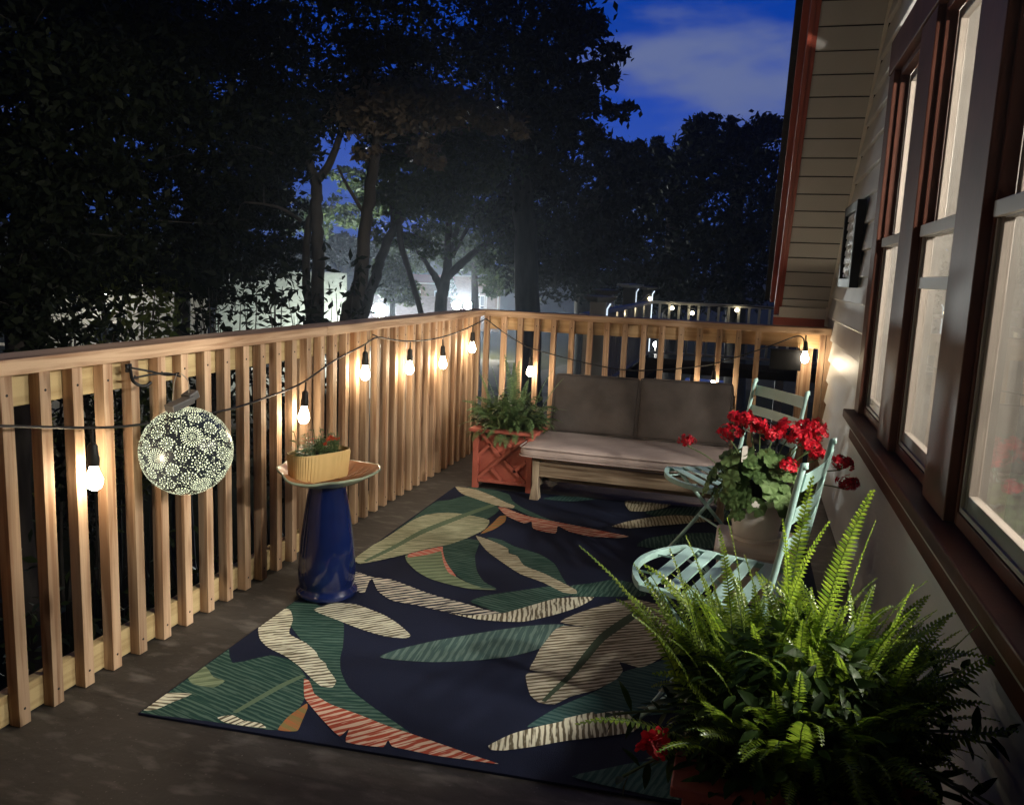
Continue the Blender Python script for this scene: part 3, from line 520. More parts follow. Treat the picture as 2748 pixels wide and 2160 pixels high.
def lamp_ball(name, mat, c, r, parent=None):
    m = MB(); m.lathe([(r * math.sin(math.pi * k / 12) + 1e-5, -r * math.cos(math.pi * k / 12)) for k in range(13)], c, 20); return m.build(name, mat, parent, smooth=True)
PEND = [((4.05, -2.55, 2.05), 'lit pendant lamp in the room, nearest the curtained inner end wall'), ((4.00, -3.15, 2.05), 'lit pendant lamp in the room, second from the inner end wall'), ((3.90, -3.95, 2.05), 'lit pendant lamp in the room, third from the inner end wall'), ((3.85, -4.55, 2.05), 'lit pendant lamp in the room, farthest from the inner end wall')]
for c, lab in PEND:
    pl_ = thing('pendant_lamp', c, lab, 'lamp', 'pendant lamps inside the house')
    m = MB(); m.tube([(c[0], c[1], 2.60), (c[0], c[1], c[2] + .075)], .006, 7); m.lathe([(.001, .004), (.05, .004), (.05, -.02), (.001, -.02)], (c[0], c[1], 2.596), 18); m.lathe([(.030, .074), (.030, .095), (.001, .10)], c, 16); m.build('rod', black_metal, pl_, auto=40)
    lamp_ball('globe', room_glow, c, .072, pl_)
# --- wall plaque: dark frame with pierced silver scrollwork
wa = thing('wall_plaque', (2.455, -.86, 1.58), 'dark framed wall plaque with pale scrollwork between the window and the roof edge', 'plaque')
m = MB(); y0, y1, z0, z1 = -1.22, -.62, 1.345, 1.80
m.box((2.405, y0, z0), (2.452, y0 + .05, z1)); m.box((2.405, y1 - .05, z0), (2.452, y1, z1)); m.box((2.405, y0 + .051, z0), (2.452, y1 - .051, z0 + .05)); m.box((2.405, y0 + .051, z1 - .05), (2.452, y1 - .051, z1)); m.build('frame', black_metal, wa, bevel=.004)
m = MB()
for j in range(7):
    for i in range(6):
        c = Vector((2.425, y0 + .10 + .08 * i, z0 + .085 + .048 * j)); m.tube([c + Vector((0, .032 * math.cos(a), .026 * math.sin(a))) for a in np.linspace(0, 2 * math.pi * (.9 if (i + j) % 2 else .7), 14)], .0055, 6)
m.build('scrollwork', P('silver_scroll', (.55, .55, .56), .35, metal=.6), wa, smooth=True)
m = MB(); m.box((2.436, y0 + .052, z0 + .052), (2.440, y1 - .052, z1 - .052)); m.build('backing', P('plaque_back', (.12, .12, .125), .6), wa)
# ================================================================== cord of light bulbs
sl = thing('string_lights', (0, 0, 0), 'black cord of lit Edison bulbs draped along the pine railings', 'string lights')
cord_pts = [(.045, -6.6, .95), (.045, -5.9, .86), (.045, -5.1, .93), (.045, -4.6, .965), (.045, -4.21, .895), (.045, -3.93, .843), (.045, -3.70, .815), (.045, -3.26, .795), (.045, -2.98, .806), (.045, -2.705, .832), (.045, -2.40, .906), (.045, -2.10, .955), (.045, -1.94, .985),
            (.045, -1.72, .958), (.045, -1.53, .938), (.045, -1.25, .925), (.045, -.99, .926), (.045, -.70, .940), (.045, -.416, .965), (.045, -.145, .995), (.04, -.045, .998), (.15, -.045, .925), (.30, -.045, .845), (.396, -.045, .805), (.654, -.045, .752), (.90, -.045, .712), (1.14, -.045, .695), (1.469, -.045, .733), (1.71, -.045, .785), (1.966, -.045, .885), (2.10, -.045, .945), (2.231, -.045, 1.005), (2.275, -.045, .995), (2.285, -.05, .96)]
m = MB(); m.tube(spline(cord_pts), .0042, 7); m.tube([(.02, -1.94, 1.0), (.05, -1.94, .99)], .004, 6); m.build('cord', rubber, sl, smooth=True)
BULBS = [(.06, -5.35, .78), (.06, -3.929, .688), (.06, -2.705, .690), (.06, -2.102, .815), (.06, -1.529, .784), (.06, -.988, .762), (.06, -.416, .817), (.396, -.065, .636), (1.71, -.065, .626), (2.296, -.065, .868)]
proto = None
for i, (x, y, z) in enumerate(BULBS):
    if proto is None:
        s_ = MB(); s_.lathe([(.004, .135), (.005, .112), (.009, .110), (.014, .102), (.0155, .072), (.018, .066), (.017, .042), (.001, .042)], (0, 0, 0), 16); s_.tube([(0, 0, .13), (0, 0, .150)], .004, 8)
        sk = s_.build('bulb_holder', rubber, None, auto=40); sk.parent = sl
        b_ = MB(); b_.lathe([(.012, .0415), (.013, .030), (.0195, .014), (.0245, -.003), (.0245, -.015), (.018, -.029), (.008, -.036), (.001, -.037)], (0, 0, 0), 18)
        bl = b_.build('bulb', bulb_m, None, smooth=True); bl.parent = sk; proto = sk
    else: sk = copy_tree(proto, sl)
    sk.location = (x, y, z); sk.rotation_euler = (rng.uniform(-.06, .06), rng.uniform(-.06, .06), 0)
# ================================================================== patterned globe lantern and its hook
LC, LR = Vector((.125, -3.585, .712)), .150
hk = thing('hanging_hook', (.012, -3.66, .97), 'black scrolled metal hook on the railing above the globe lantern', 'hook')
m = MB(); m.tube(spline([(.012, -3.71, 1.004), (.020, -3.715, .985), (.035, -3.725, .962), (.05, -3.715, .946), (.06, -3.695, .943), (.066, -3.678, .953)]), .0055, 8)
m.tube(spline([(.018, -3.712, 1.0), (.05, -3.66, .985), (.085, -3.625, .972), (.115, -3.600, .978)]), .0035, 8); m.tube(spline([(.03, -3.722, .968), (.06, -3.67, .976), (.09, -3.625, .978), (.118, -3.598, .966)]), .0035, 8); m.box((.004, -3.722, .985), (.012, -3.700, 1.012)); m.build('hook', black_metal, hk, smooth=True)
lt = thing('globe_lantern', tuple(LC), 'round navy lantern pierced with glowing dotted flowers, hanging on the railing', 'lantern')
def sph(d, r): return LC + d * r
m = MB(); m.lathe([(LR * math.sin(math.pi * k / 32) + 1e-5, -LR * .985 * math.cos(math.pi * k / 32)) for k in range(33)], LC, 56); m.build('globe', lantern_skin, lt, smooth=True)
dots = MB()
def dot(d, rad, asp=1.0, ang=0.0):
    d = d.normalized(); a = d.orthogonal().normalized(); b = d.cross(a); a, b = a * math.cos(ang) + b * math.sin(ang), b * math.cos(ang) - a * math.sin(ang)
    n = len(dots.v)
    for k in range(8):
        t = 2 * math.pi * k / 8; q = (d + a * (rad * asp * math.cos(t)) + b * (rad * math.sin(t))).normalized(); dots.v.append(tuple(LC + Vector((q.x, q.y, q.z * .985)) * (LR + .0012)))
    dots.face(range(n, n + 8))
taken = []
def free(d, r):
    return all((d - q).length > r + s for q, s in taken)
GA = math.pi * (3 - 5 ** .5); mots = []
NM = 74
for i in range(NM):
    z = 1 - 2 * (i + .5) / NM; a = GA * i; rr = math.sqrt(1 - z * z); mots.append(Vector((rr * math.cos(a), rr * math.sin(a), z)))
for i, d in enumerate(mots):
    a = d.orthogonal().normalized(); b = d.cross(a); big = i % 6 == 0; R_ = (.235 if big else rng.uniform(.135, .185)); ph = rng.uniform(0, 6)
    if big:
        dot(d, .012); 
        for k in range(26):
            t = k * GA; r = .012 + .0125 * math.sqrt(k) * 1.05; dot(d + a * (r * math.cos(t)) + b * (r * math.sin(t)), .0055, 1.6, t)
        rings = ((.115, 16, .011), (.150, 18, .014), (.190, 22, .015), (.228, 24, .012))
    else:
        dot(d, .022); rings = ((R_ * .34, 7, .0085), (R_ * .60, 11, .0105), (R_ * .92, 13, .0185))
    for r, c, s in rings:
        for k in range(c):
            t = ph + 2 * math.pi * k / c; dd = (d + a * (r * math.cos(t)) + b * (r * math.sin(t))).normalized()
            if free(dd, s * 1.02): dot(dd, s * rng.uniform(.8, 1.08)); taken.append((dd, s))
for k in range(4200):
    d = Vector((rng.gauss(0, 1), rng.gauss(0, 1), rng.gauss(0, 1))).normalized(); s = rng.choice((.006, .008, .010))
    if min((d - q).length for q in mots) > .05 and free(d, s * 1.5):
        el = rng.random() < .35; dot(d, s * .95, 2.2 if el else 1.0, rng.uniform(0, 3)); taken.append((d, s * (1.9 if el else 1)))
dots.build('pierced_pattern', lantern_glow, lt)
m = MB(); c = LC + Vector((0, -.03, .165)); m.obox(c + Vector((0, .0, .0)), ((.2, .95, .25), (-.95, .2, 0), (0, -.25, .95)), (.045, .022, .012)); m.obox(c + Vector((.0, .055, .020)), ((.2, .9, .42), (-.95, .2, 0), (0, -.4, .9)), (.020, .022, .014)); m.build('solar_cap', P('dark_grey_plastic', (.10, .095, .095), .4), lt, bevel=.003)
m = MB()
for q in (-.035, .045): m.tube(spline([(LC.x - .01, LC.y - .02 + q * .25, LC.z + .265), (LC.x, LC.y - .025 + q * .9, LC.z + .235), (LC.x, LC.y - .03 + q, LC.z + .18)]), .0016, 6)
m.tube([LC + Vector((0, .0, .15)), LC + Vector((0, -.005, .165))], .004, 8); m.build('handle', P('handle_wire', (.55, .50, .40), .35, metal=.8), lt)
# ================================================================== birdbath and the ochre pot standing in it
BC = Vector((.330, -2.985, 0))
bb = thing('birdbath', tuple(BC + Vector((0, 0, .009))), 'glossy cobalt blue birdbath with a wavy terracotta leaf shaped bowl', 'birdbath')
m = MB(); m.lathe([(.001, .0), (.108, .0), (.122, .006), (.126, .018), (.122, .030), (.110, .038), (.108, .044), (.114, .060), (.117, .095), (.114, .16), (.105, .25), (.093, .34), (.080, .42), (.074, .452), (.076, .470), (.068, .476), (.001, .476)], BC + Vector((0, 0, .009)), 48)
m.build('pedestal', navy_glaze, bb, smooth=True)
BZ = .487
def wav(r, z, a):
    k = max(0, (r - .06) / .15); w = 1 + k * (.055 * math.sin(3 * a + .6) + .03 * math.sin(7 * a + 1.2) + .012 * math.sin(13 * a))
    return r * w, z + k * k * (.013 * math.sin(2 * a + .9) + .006 * math.sin(5 * a))
m = MB(); m.lathe([(.001, .002), (.06, .001), (.10, .008), (.14, .022), (.175, .040), (.198, .052)], BC + Vector((0, 0, BZ)), 96, 0, wav); m.lathe([(.198, .052), (.204, .053), (.205, .047), (.200, .042)], BC + Vector((0, 0, BZ)), 96, 1, wav); m.lathe([(.200, .042), (.175, .028), (.14, .009), (.10, -.004), (.001, -.005)], BC + Vector((0, 0, BZ)), 96, 1, wav)
m.build('bowl', [bowl_top, bowl_rim], bb, smooth=True)
m = MB()
for k in range(20):                                                    # raised leaf veins in the bowl
    a = 2 * math.pi * k / 20; m.tube([BC + Vector((r * math.cos(a + .5 * (r - .05)), r * math.sin(a + .5 * (r - .05)), BZ + z)) for r, z in ((.05, .003), (.09, .008), (.13, .0205), (.165, .037))], .0028, 5)
m.build('bowl_veins', bowl_top, bb, smooth=True)
PC = Vector((.292, -2.985, .494)); 
op = thing('flower_trough', tuple(PC), 'ribbed ochre trough of small orange flowers set in the birdbath bowl', 'potted plant')
ax, ay = Vector((.42, .908, 0)), Vector((.908, -.42, 0)); n = 96
m = MB()
def trough(t, L, B):                                                   # rounded oblong with fine ribs
    c, s_ = math.cos(t), math.sin(t); e = .62; x = math.copysign(abs(c) ** e, c) * L; y = math.copysign(abs(s_) ** e, s_) * B
    return x, y
rows = []
for (sc, z, rib, inset) in ((.74, 0, 1, 0), (.80, .02, 1, 0), (.90, .06, 1, 0), (1.0, .105, 1, 0), (1.015, .112, 0, 0), (1.015, .116, 0, 0), (.97, .116, 0, 0), (.95, .10, 0, 0), (.93, .085, 0, 0)):
    n0 = len(m.v)
    for k in range(2 * n):
        t = math.pi * k / n; x, y = trough(t, .132 * (.80 + .2 * sc), .064 * sc); rb = 1 + (.034 if (k % 4) < 2 else 0) * rib
        q = PC + ax * (x * rb) + ay * (y * rb); m.v.append((q.x, q.y, q.z + z))
    rows.append(n0)
for i in range(len(rows) - 1):
    for k in range(2 * n): m.face((rows[i] + k, rows[i] + (k + 1) % (2 * n), rows[i + 1] + (k + 1) % (2 * n), rows[i + 1] + k))
m.face([rows[0] + k for k in range(2 * n)][::-1]); m.build('trough', ochre, op, auto=50)
m = MB(); m.poly([tuple(PC + ax * (trough(math.pi * k / 24, .126, .062)[0]) + ay * (trough(math.pi * k / 24, .126, .062)[1]) + Vector((0, 0, .098))) for k in range(48)]); m.build('soil', soil_m, op)
# ------------------------------------------------------------------ plant pieces
def rib_leaf(mb, base, d, nor, L, Wd, droop=.25, mi=0):
    d = Vector(d).normalized(); nor = Vector(nor); side = d.cross(nor)
    if side.length < 1e-4: side = d.orthogonal()
    side.normalize(); nor = side.cross(d); n = len(mb.v); base = Vector(base)
    for t, w in ((0, .08), (.3, .85), (.6, .9), (.85, .45)):
        p = base + d * (L * t) - nor * (droop * L * t * t)
        mb.v += [tuple(p + side * (Wd * w * .5) + nor * (Wd * w * .10)), tuple(p), tuple(p - side * (Wd * w * .5) + nor * (Wd * w * .10))]
    mb.v.append(tuple(base + d * L - nor * (droop * L)))
    for k in range(3):
        a = n + 3 * k; mb.face((a, a + 1, a + 4, a + 3), mi); mb.face((a + 1, a + 2, a + 5, a + 4), mi)
    mb.face((n + 9, n + 10, n + 12), mi); mb.face((n + 10, n + 11, n + 12), mi)
def frond(mb, stem, base, d, L, droop, wid=.038, pairs=26, curl=0.0):
    """Boston fern frond: arching midrib with pairs of narrow leaflets"""
    base = Vector(base); d = Vector(d).normalized(); h = Vector((d.x, d.y, 0)); h = h.normalized() if h.length > 1e-3 else Vector((1, 0, 0)); p = base.copy(); pts = [p.copy()]; ang = math.asin(max(-1, min(1, d.z))); st = L / pairs
    side = h.cross(Vector((0, 0, 1))); twist = rng.uniform(-.5, .5)
    for k in range(pairs):
        t = k / pairs; ang2 = ang - droop * t * t; dd = h * math.cos(ang2) + Vector((0, 0, 1)) * math.sin(ang2); p = p + dd * st; pts.append(p.copy())
        if t < .10: continue
        env = min(1, (t - .06) / .22) * (1 - max(0, (t - .5) / .5) ** 1.6 * .85); w = wid * env * rng.uniform(.9, 1.1); up = side.cross(dd); s2 = (side * math.cos(twist) + up * math.sin(twist)).normalized()
        for sg in (1, -1):
            ld = (s2 * sg + dd * .28 - up * .15 * rng.random()).normalized(); n = len(mb.v); q = p + dd * (sg * st * .22); hw = st * .36
            mb.v += [tuple(q - dd * hw), tuple(q + ld * (w * .55) - dd * hw * .9 + up * .001), tuple(q + ld * w), tuple(q + ld * (w * .5) + dd * hw * 1.1 + up * .002), tuple(q + dd * hw)]
            mb.face((n, n + 1, n + 2, n + 3, n + 4))
    stem.tube(pts[::2] + [pts[-1]], [.0022 * (1 - .7 * k / len(pts[::2] + [0])) for k in range(len(pts[::2]) + 1)], 4)
def flower(mb, c, up, r, petals=5, mi=0):
    up = Vector(up).normalized(); a = up.orthogonal().normalized(); b = up.cross(a); o = rng.uniform(0, 6); c = Vector(c)
    for k in range(petals):
        t = o + 2 * math.pi * k / petals; d = a * math.cos(t) + b * math.sin(t); s_ = up.cross(d); n = len(mb.v); lift = rng.uniform(.05, .35)
        mb.v += [tuple(c), tuple(c + d * r * .6 + s_ * r * .42 + up * r * lift), tuple(c + d * r + s_ * r * .2 + up * r * lift * .8), tuple(c + d * r - s_ * r * .2 + up * r * lift * .7), tuple(c + d * r * .6 - s_ * r * .42 + up * r * lift)]
        mb.face((n, n + 1, n + 2, n + 3, n + 4), mi)
lf, sm, fl_ = MB(), MB(), MB()
for k in range(46):
    o = PC + ax * rng.uniform(-.10, .095) + ay * rng.uniform(-.04, .04) + Vector((0, 0, .098)); hgt = rng.uniform(.03, .105); tip = o + Vector((rng.uniform(-.03, .03), rng.uniform(-.03, .03), hgt)); sm.tube([o, (o + tip) / 2 + Vector((.004, 0, 0)), tip], .0015, 5)
    for j in range(7):
        q = o.lerp(tip, rng.uniform(.2, 1)); a = rng.uniform(0, 6.28); rib_leaf(lf, q, (math.cos(a), math.sin(a), rng.uniform(-.2, .7)), (0, 0, 1), rng.uniform(.018, .034), rng.uniform(.011, .018))
    if k % 5 == 0: flower(fl_, tip + Vector((0, 0, .006)), (rng.uniform(-.5, .3), rng.uniform(-.7, 0), .8), .011)
lf.build('foliage', fern_dull, op, smooth=True); sm.build('stems', stem_m, op); fl_.build('flowers', petal_orange, op)
# ================================================================== red planters with ferns
def planter(origin, w, dp, h, label, cat='planter', rot=0.0):
    t = thing('red_planter', origin, label, cat, 'red planters with ferns'); O = Vector(origin); lg = .036
    def bx(m, lo, hi): m.box(tuple(O + Vector(lo)), tuple(O + Vector(hi)))
    for x in (-w / 2, w / 2 - lg):
        for y in (-dp / 2, dp / 2 - lg): m = MB(); bx(m, (x, y, .002), (x + lg, y + lg, h - .022)); m.build('leg', coral, t, bevel=.002)
    m = MB(); i = .028
    bx(m, (-w / 2 + lg, -dp / 2 + i, .055), (w / 2 - lg, -dp / 2 + i + .012, h - .022)); bx(m, (-w / 2 + lg, dp / 2 - i - .012, .055), (w / 2 - lg, dp / 2 - i, h - .022))
    bx(m, (-w / 2 + i, -dp / 2 + lg, .055), (-w / 2 + i + .012, dp / 2 - lg, h - .022)); bx(m, (w / 2 - i - .012, -dp / 2 + lg, .055), (w / 2 - i, dp / 2 - lg, h - .022)); bx(m, (-w / 2 + lg + .001, -dp / 2 + lg + .001, .05), (w / 2 - lg - .001, dp / 2 - lg - .001, .062)); m.build('panel', coral, t)
    m = MB()
    for sy in (-1, 1):                                                 # lattice strips and rails on front and back
        y = sy * (dp / 2 - .009); x0, x1, z0, z1 = -w / 2 + lg, w / 2 - lg, .062, h - .024; tw = .020
        def strip(a, b): m.bar(O + Vector((x0 + (x1 - x0) * a[0], y, z0 + (z1 - z0) * a[1])), O + Vector((x0 + (x1 - x0) * b[0], y, z0 + (z1 - z0) * b[1])), tw, .012, (0, 1, 0))
        for a, b in (((.0, .02), (.98, .98)), ((.05, .98), (.46, .50)), ((.42, .98), (.70, .70)), ((.0, .50), (.24, .76)), ((.54, .44), (.98, .02)), ((.74, .22), (.98, .46)), ((.27, .26), (.50, .02))): strip(a, b)
    for sx in (-1, 1):
        x = sx * (w / 2 - .009); y0, y1, z0, z1 = -dp / 2 + lg, dp / 2 - lg, .062, h - .024
        for a, b in (((.0, .02), (.98, .98)), ((.05, .98), (.46, .50)), ((.54, .44), (.98, .02)), ((.42, .98), (.70, .70)), ((.27, .26), (.50, .02))): m.bar(O + Vector((x, y0 + (y1 - y0) * a[0], z0 + (z1 - z0) * a[1])), O + Vector((x, y0 + (y1 - y0) * b[0], z0 + (z1 - z0) * b[1])), .020, .012, (1, 0, 0))
    m.build('lattice', coral, t)
    m = MB(); bx(m, (-w / 2 + lg + .0005, -dp / 2 + .004, .045), (w / 2 - lg - .0005, -dp / 2 + .028, .064)); bx(m, (-w / 2 + lg + .0005, dp / 2 - .028, .045), (w / 2 - lg - .0005, dp / 2 - .004, .064)); bx(m, (-w / 2 + .004, -dp / 2 + lg + .0005, .045), (-w / 2 + .028, dp / 2 - lg - .0005, .064)); bx(m, (w / 2 - .028, -dp / 2 + lg + .0005, .045), (w / 2 - .004, dp / 2 - lg - .0005, .064)); m.build('bottom_rail', coral, t, bevel=.002)
    m = MB(); r = .022; q = .040
    bx(m, (-w / 2 - r, -dp / 2 - r, h - .021), (w / 2 + r, -dp / 2 + q, h)); bx(m, (-w / 2 - r, dp / 2 - q, h - .021), (w / 2 + r, dp / 2 + r, h)); bx(m, (-w / 2 - r, -dp / 2 + q + .0005, h - .021), (-w / 2 + q, dp / 2 - q - .0005, h)); bx(m, (w / 2 - q, -dp / 2 + q + .0005, h - .021), (w / 2 + r, dp / 2 - q - .0005, h)); m.build('rim', coral, t, bevel=.003)
    m = MB(); bx(m, (-w / 2 + .03, -dp / 2 + .03, h - .06), (w / 2 - .03, dp / 2 - .03, h - .035)); m.build('soil', soil_m, t)
    return t
FP = (.515, -.925, .0)
fp = planter(FP, .385, .375, .388, 'coral red lattice planter with a fern in the far corner beside the bench')
fb, fs, bl_ = MB(), MB(), MB(); O = Vector(FP)
for k in range(230):
    a = rng.uniform(0, 6.28); r0 = rng.uniform(0, .13); el = rng.uniform(-.2, 1.35); L = rng.uniform(.16, .29) * (1 if el > .5 else .75)
    frond(fb, fs, O + Vector((r0 * math.cos(a), r0 * math.sin(a), .37)), (math.cos(a) * math.cos(el), math.sin(a) * math.cos(el), math.sin(el) + .15), L, rng.uniform(.9, 2.3), rng.uniform(.026, .036), 20)
for x, y, dx, dy, L in ((-.06, .0, -.12, 0, .40), (.02, -.04, .02, -.1, .44), (.06, .02, .05, 0, .45), (.0, .05, .0, .05, .42), (-.10, -.03, -.2, -.05, .36), (.10, .0, .28, -.05, .42), (.12, .05, .42, .05, .38), (-.03, -.08, -.25, -.1, .40), (.05, -.06, .14, -.1, .34), (-.01, .03, -.06, .03, .46)): frond(fb, fs, O + Vector((x, y, .37)), (dx, dy, 1), L, .35, .032, 30)
for dx, dy, dz, L in ((-1, -.2, .25, .30), (-1, -.5, .0, .24), (1, -.2, .35, .26), (.15, -1, -.1, .22), (.4, -1, .1, .24), (-.3, -1, .15, .22), (.7, -.8, .3, .22)): frond(fb, fs, O + Vector((dx * .06, dy * .06, .38)), (dx, dy, dz), L, 1.0, .034, 24)
for k in range(420):
    a = rng.uniform(0, 6.28); e = math.acos(rng.uniform(0, 1)); R_ = rng.uniform(.12, .245); q = O + Vector((R_ * math.sin(e) * math.cos(a), R_ * math.sin(e) * math.sin(a), .40 + R_ * .95 * math.cos(e))); rib_leaf(bl_, q, (math.cos(a) + rng.uniform(-.6, .6), math.sin(a) + rng.uniform(-.6, .6), rng.uniform(-.5, .5)), (math.cos(a), math.sin(a), 1), rng.uniform(.035, .07), rng.uniform(.014, .026))
fb.build('fern_fronds', fern_dull, fp); fs.build('fern_stems', stem_m, fp); bl_.build('foliage', leaf_mid, fp, smooth=True)
NP = (2.085, -4.235, .0)
npn = planter(NP, .425, .42, .42, 'dark red planter brimming with a large fern in the near corner by the house wall')
fb, fs, bl_, sp_ = MB(), MB(), MB(), MB(); O = Vector(NP)
for k in range(290):
    a = rng.uniform(0, 6.28); r0 = rng.uniform(0, .17); el = rng.uniform(.55, 1.5); L = rng.uniform(.17, .31) * (1.0 if math.cos(a) > -.3 else .85)
    frond(fb, fs, O + Vector((r0 * math.cos(a), r0 * math.sin(a), .40)), (math.cos(a) * math.cos(el), math.sin(a) * math.cos(el), math.sin(el) + .2), L, rng.uniform(.5, 1.9), rng.uniform(.018, .028), 30)
for k in range(150):
    x, y = rng.uniform(-.2, .17), rng.uniform(-.05, .18); frond(fb, fs, O + Vector((x, y, .39)), (x * 1.3 + rng.uniform(-.2, .2), rng.uniform(-.2, .25), 1), rng.uniform(.25, .39), rng.uniform(.3, 1.3), rng.uniform(.018, .027), 40)
for x, y, dx, dy, L, w_ in ((-.14, .02, -.12, .0, .46, .020), (-.10, .05, -.06, .0, .49, .020), (-.06, .06, .02, .0, .51, .022), (.02, .12, .06, .05, .56, .034), (.05, .10, .07, .02, .50, .034), (-.02, .10, -.02, .0, .48, .032), (.12, .05, .10, .0, .40, .024), (.0, -.02, .05, .0, .46, .024), (-.16, .0, -.2, -.02, .44, .020), (.07, .0, .12, -.1, .42, .022), (-.04, .14, .03, .06, .56, .030), (-.12, .10, -.10, .06, .44, .022), (.15, .0, .30, .0, .38, .022)): frond(fb, fs, O + Vector((x, y, .38)), (dx, dy, 1), L, .3 + rng.uniform(-.1, .25), w_, 60)
frond(fb, fs, O + Vector((-.14, .0, .38)), (-.62, .02, 1), .52, .45, .024, 50); frond(fb, fs, O + Vector((-.12, -.1, .40)), (-.9, -.3, .6), .34, .9, .026, 32)
frond(fb, fs, O + Vector((-.05, .05, .40)), (-.5, .3, .75), .40, .7, .026, 34)
for k in range(1500):
    a = rng.uniform(0, 6.28); e = math.acos(rng.uniform(.0, 1)); R_ = rng.uniform(.10, .27); q = O + Vector((R_ * math.sin(e) * math.cos(a), R_ * math.sin(e) * math.sin(a), .40 + R_ * 1.02 * math.cos(e))); rib_leaf(bl_, q, (math.cos(a) + rng.uniform(-.6, .6), math.sin(a) + rng.uniform(-.6, .6), rng.uniform(-.4, .6)), (math.cos(a), math.sin(a), 1), rng.uniform(.035, .075), rng.uniform(.013, .024))
for dx, dy, dz, L in ((1, -.15, .55, .30), (1, .1, .25, .30), (1, -.4, .15, .28), (1, -.2, -.05, .27), (.9, .3, .75, .30), (-1, -.5, -.1, .26), (-1, -.2, .2, .28)):      # leafy side shoots
    d = Vector((dx, dy, dz)).normalized(); b0 = O + Vector((dx * .1, dy * .1, .46)); pts = [b0 + d * (L * t) + Vector((0, 0, -.06 * t * t)) for t in (0, .25, .5, .75, 1)]; sh_ = MB(); sh_.tube(pts, .003, 5); sh_.build('shoot', stem_m, npn)
    for k in range(12):
        t = .25 + .75 * k / 11; q = b0 + d * (L * t) + Vector((0, 0, -.06 * t * t)); a = k * 2.4; s_ = d.orthogonal(); s2 = d.cross(s_); rib_leaf(bl_, q, d * .7 + s_ * math.cos(a) + s2 * math.sin(a), (0, 0, 1), rng.uniform(.045, .07), .018)
fl_ = MB(); q = O + Vector((-.265, -.19, .47))
for k in range(9): flower(fl_, q + Vector((rng.gauss(0, .012), rng.gauss(0, .012), rng.gauss(0, .010))), (rng.gauss(0, 1), rng.gauss(0, 1), rng.gauss(.3, 1)), .020)
sp_.tube([O + Vector((-.1, -.1, .42)), O + Vector((-.18, -.16, .47)), q], .003, 6)
fb.build('fern_fronds', fern_m, npn); fs.build('fern_stems', stem_m, npn); bl_.build('foliage', broad_leaf, npn, smooth=True); sp_.build('blossom_stem', stem_m, npn); fl_.build('blossom', petal_red, npn)
# ================================================================== bench glider and its cushions
be = thing('bench_glider', (1.29, -.95, 0), 'weathered wooden glider bench under taupe cushions along the far railing', 'bench'); x0, x1 = .735, 1.875; F = .0095
m = MB(); m.box((x0 + .03, -1.225, .150), (x1 - .03, -1.200, .240)); m.build('apron', grey_wood, be, bevel=.004)
for x in (x0, x1 - .055):
    m = MB(); n = 0
    for z, ya, yb_, xi in ((F, -1.255, -1.185, .0), (.10, -1.240, -1.190, .010), (.245, -1.232, -1.182, .004)):
        m.v += [(x + xi, ya, z), (x + .055 - xi, ya, z), (x + .055 - xi, yb_, z), (x + xi, yb_, z)]
    for i in range(2):
        for k in range(4): m.face((4 * i + k, 4 * i + (k + 1) % 4, 4 * i + 4 + (k + 1) % 4, 4 * i + 4 + k))
    m.face((3, 2, 1, 0)); m.face((8, 9, 10, 11)); m.build('leg', grey_wood_z, be, bevel=.003)
    m = MB(); m.box((x + .002, -.60, F), (x + .053, -.55, .245)); m.build('leg', grey_wood_z, be, bevel=.003)
    m = MB(); m.box((x + .005, -1.18, .085), (x + .05, -.605, .125)); m.build('side_rail', grey_wood_z, be, bevel=.003)
    m = MB(); m.bar((x + .03, -.66, .20), (x + .03, -.53, .66), .05, .03, (1, 0, 0)); m.build('back_post', grey_wood_z, be, bevel=.003)
for y in (-1.02, -.82): m = MB(); m.box((x0 + .056, y - .045, .088), (x1 - .056, y + .045, .112)); m.build('base_slat', grey_wood, be, bevel=.003)
for k in range(6): m = MB(); y = -1.175 + .098 * k; m.box((x0 + .004, y - .041, .2465), (x1 - .004, y + .041, .262)); m.build('seat_slat', grey_wood, be, bevel=.003)
for k in range(4): m = MB(); t = .12 + .25 * k; c = Vector((0, -.66, .20)).lerp(Vector((0, -.53, .66)), t); m.obox(((x0 + x1) / 2, c.y - .03, c.z), ((1, 0, 0), (0, .27, .96), (0, .96, -.27)), ((x1 - x0) / 2, .04, .009)); m.build('back_slat', grey_wood, be, bevel=.003)
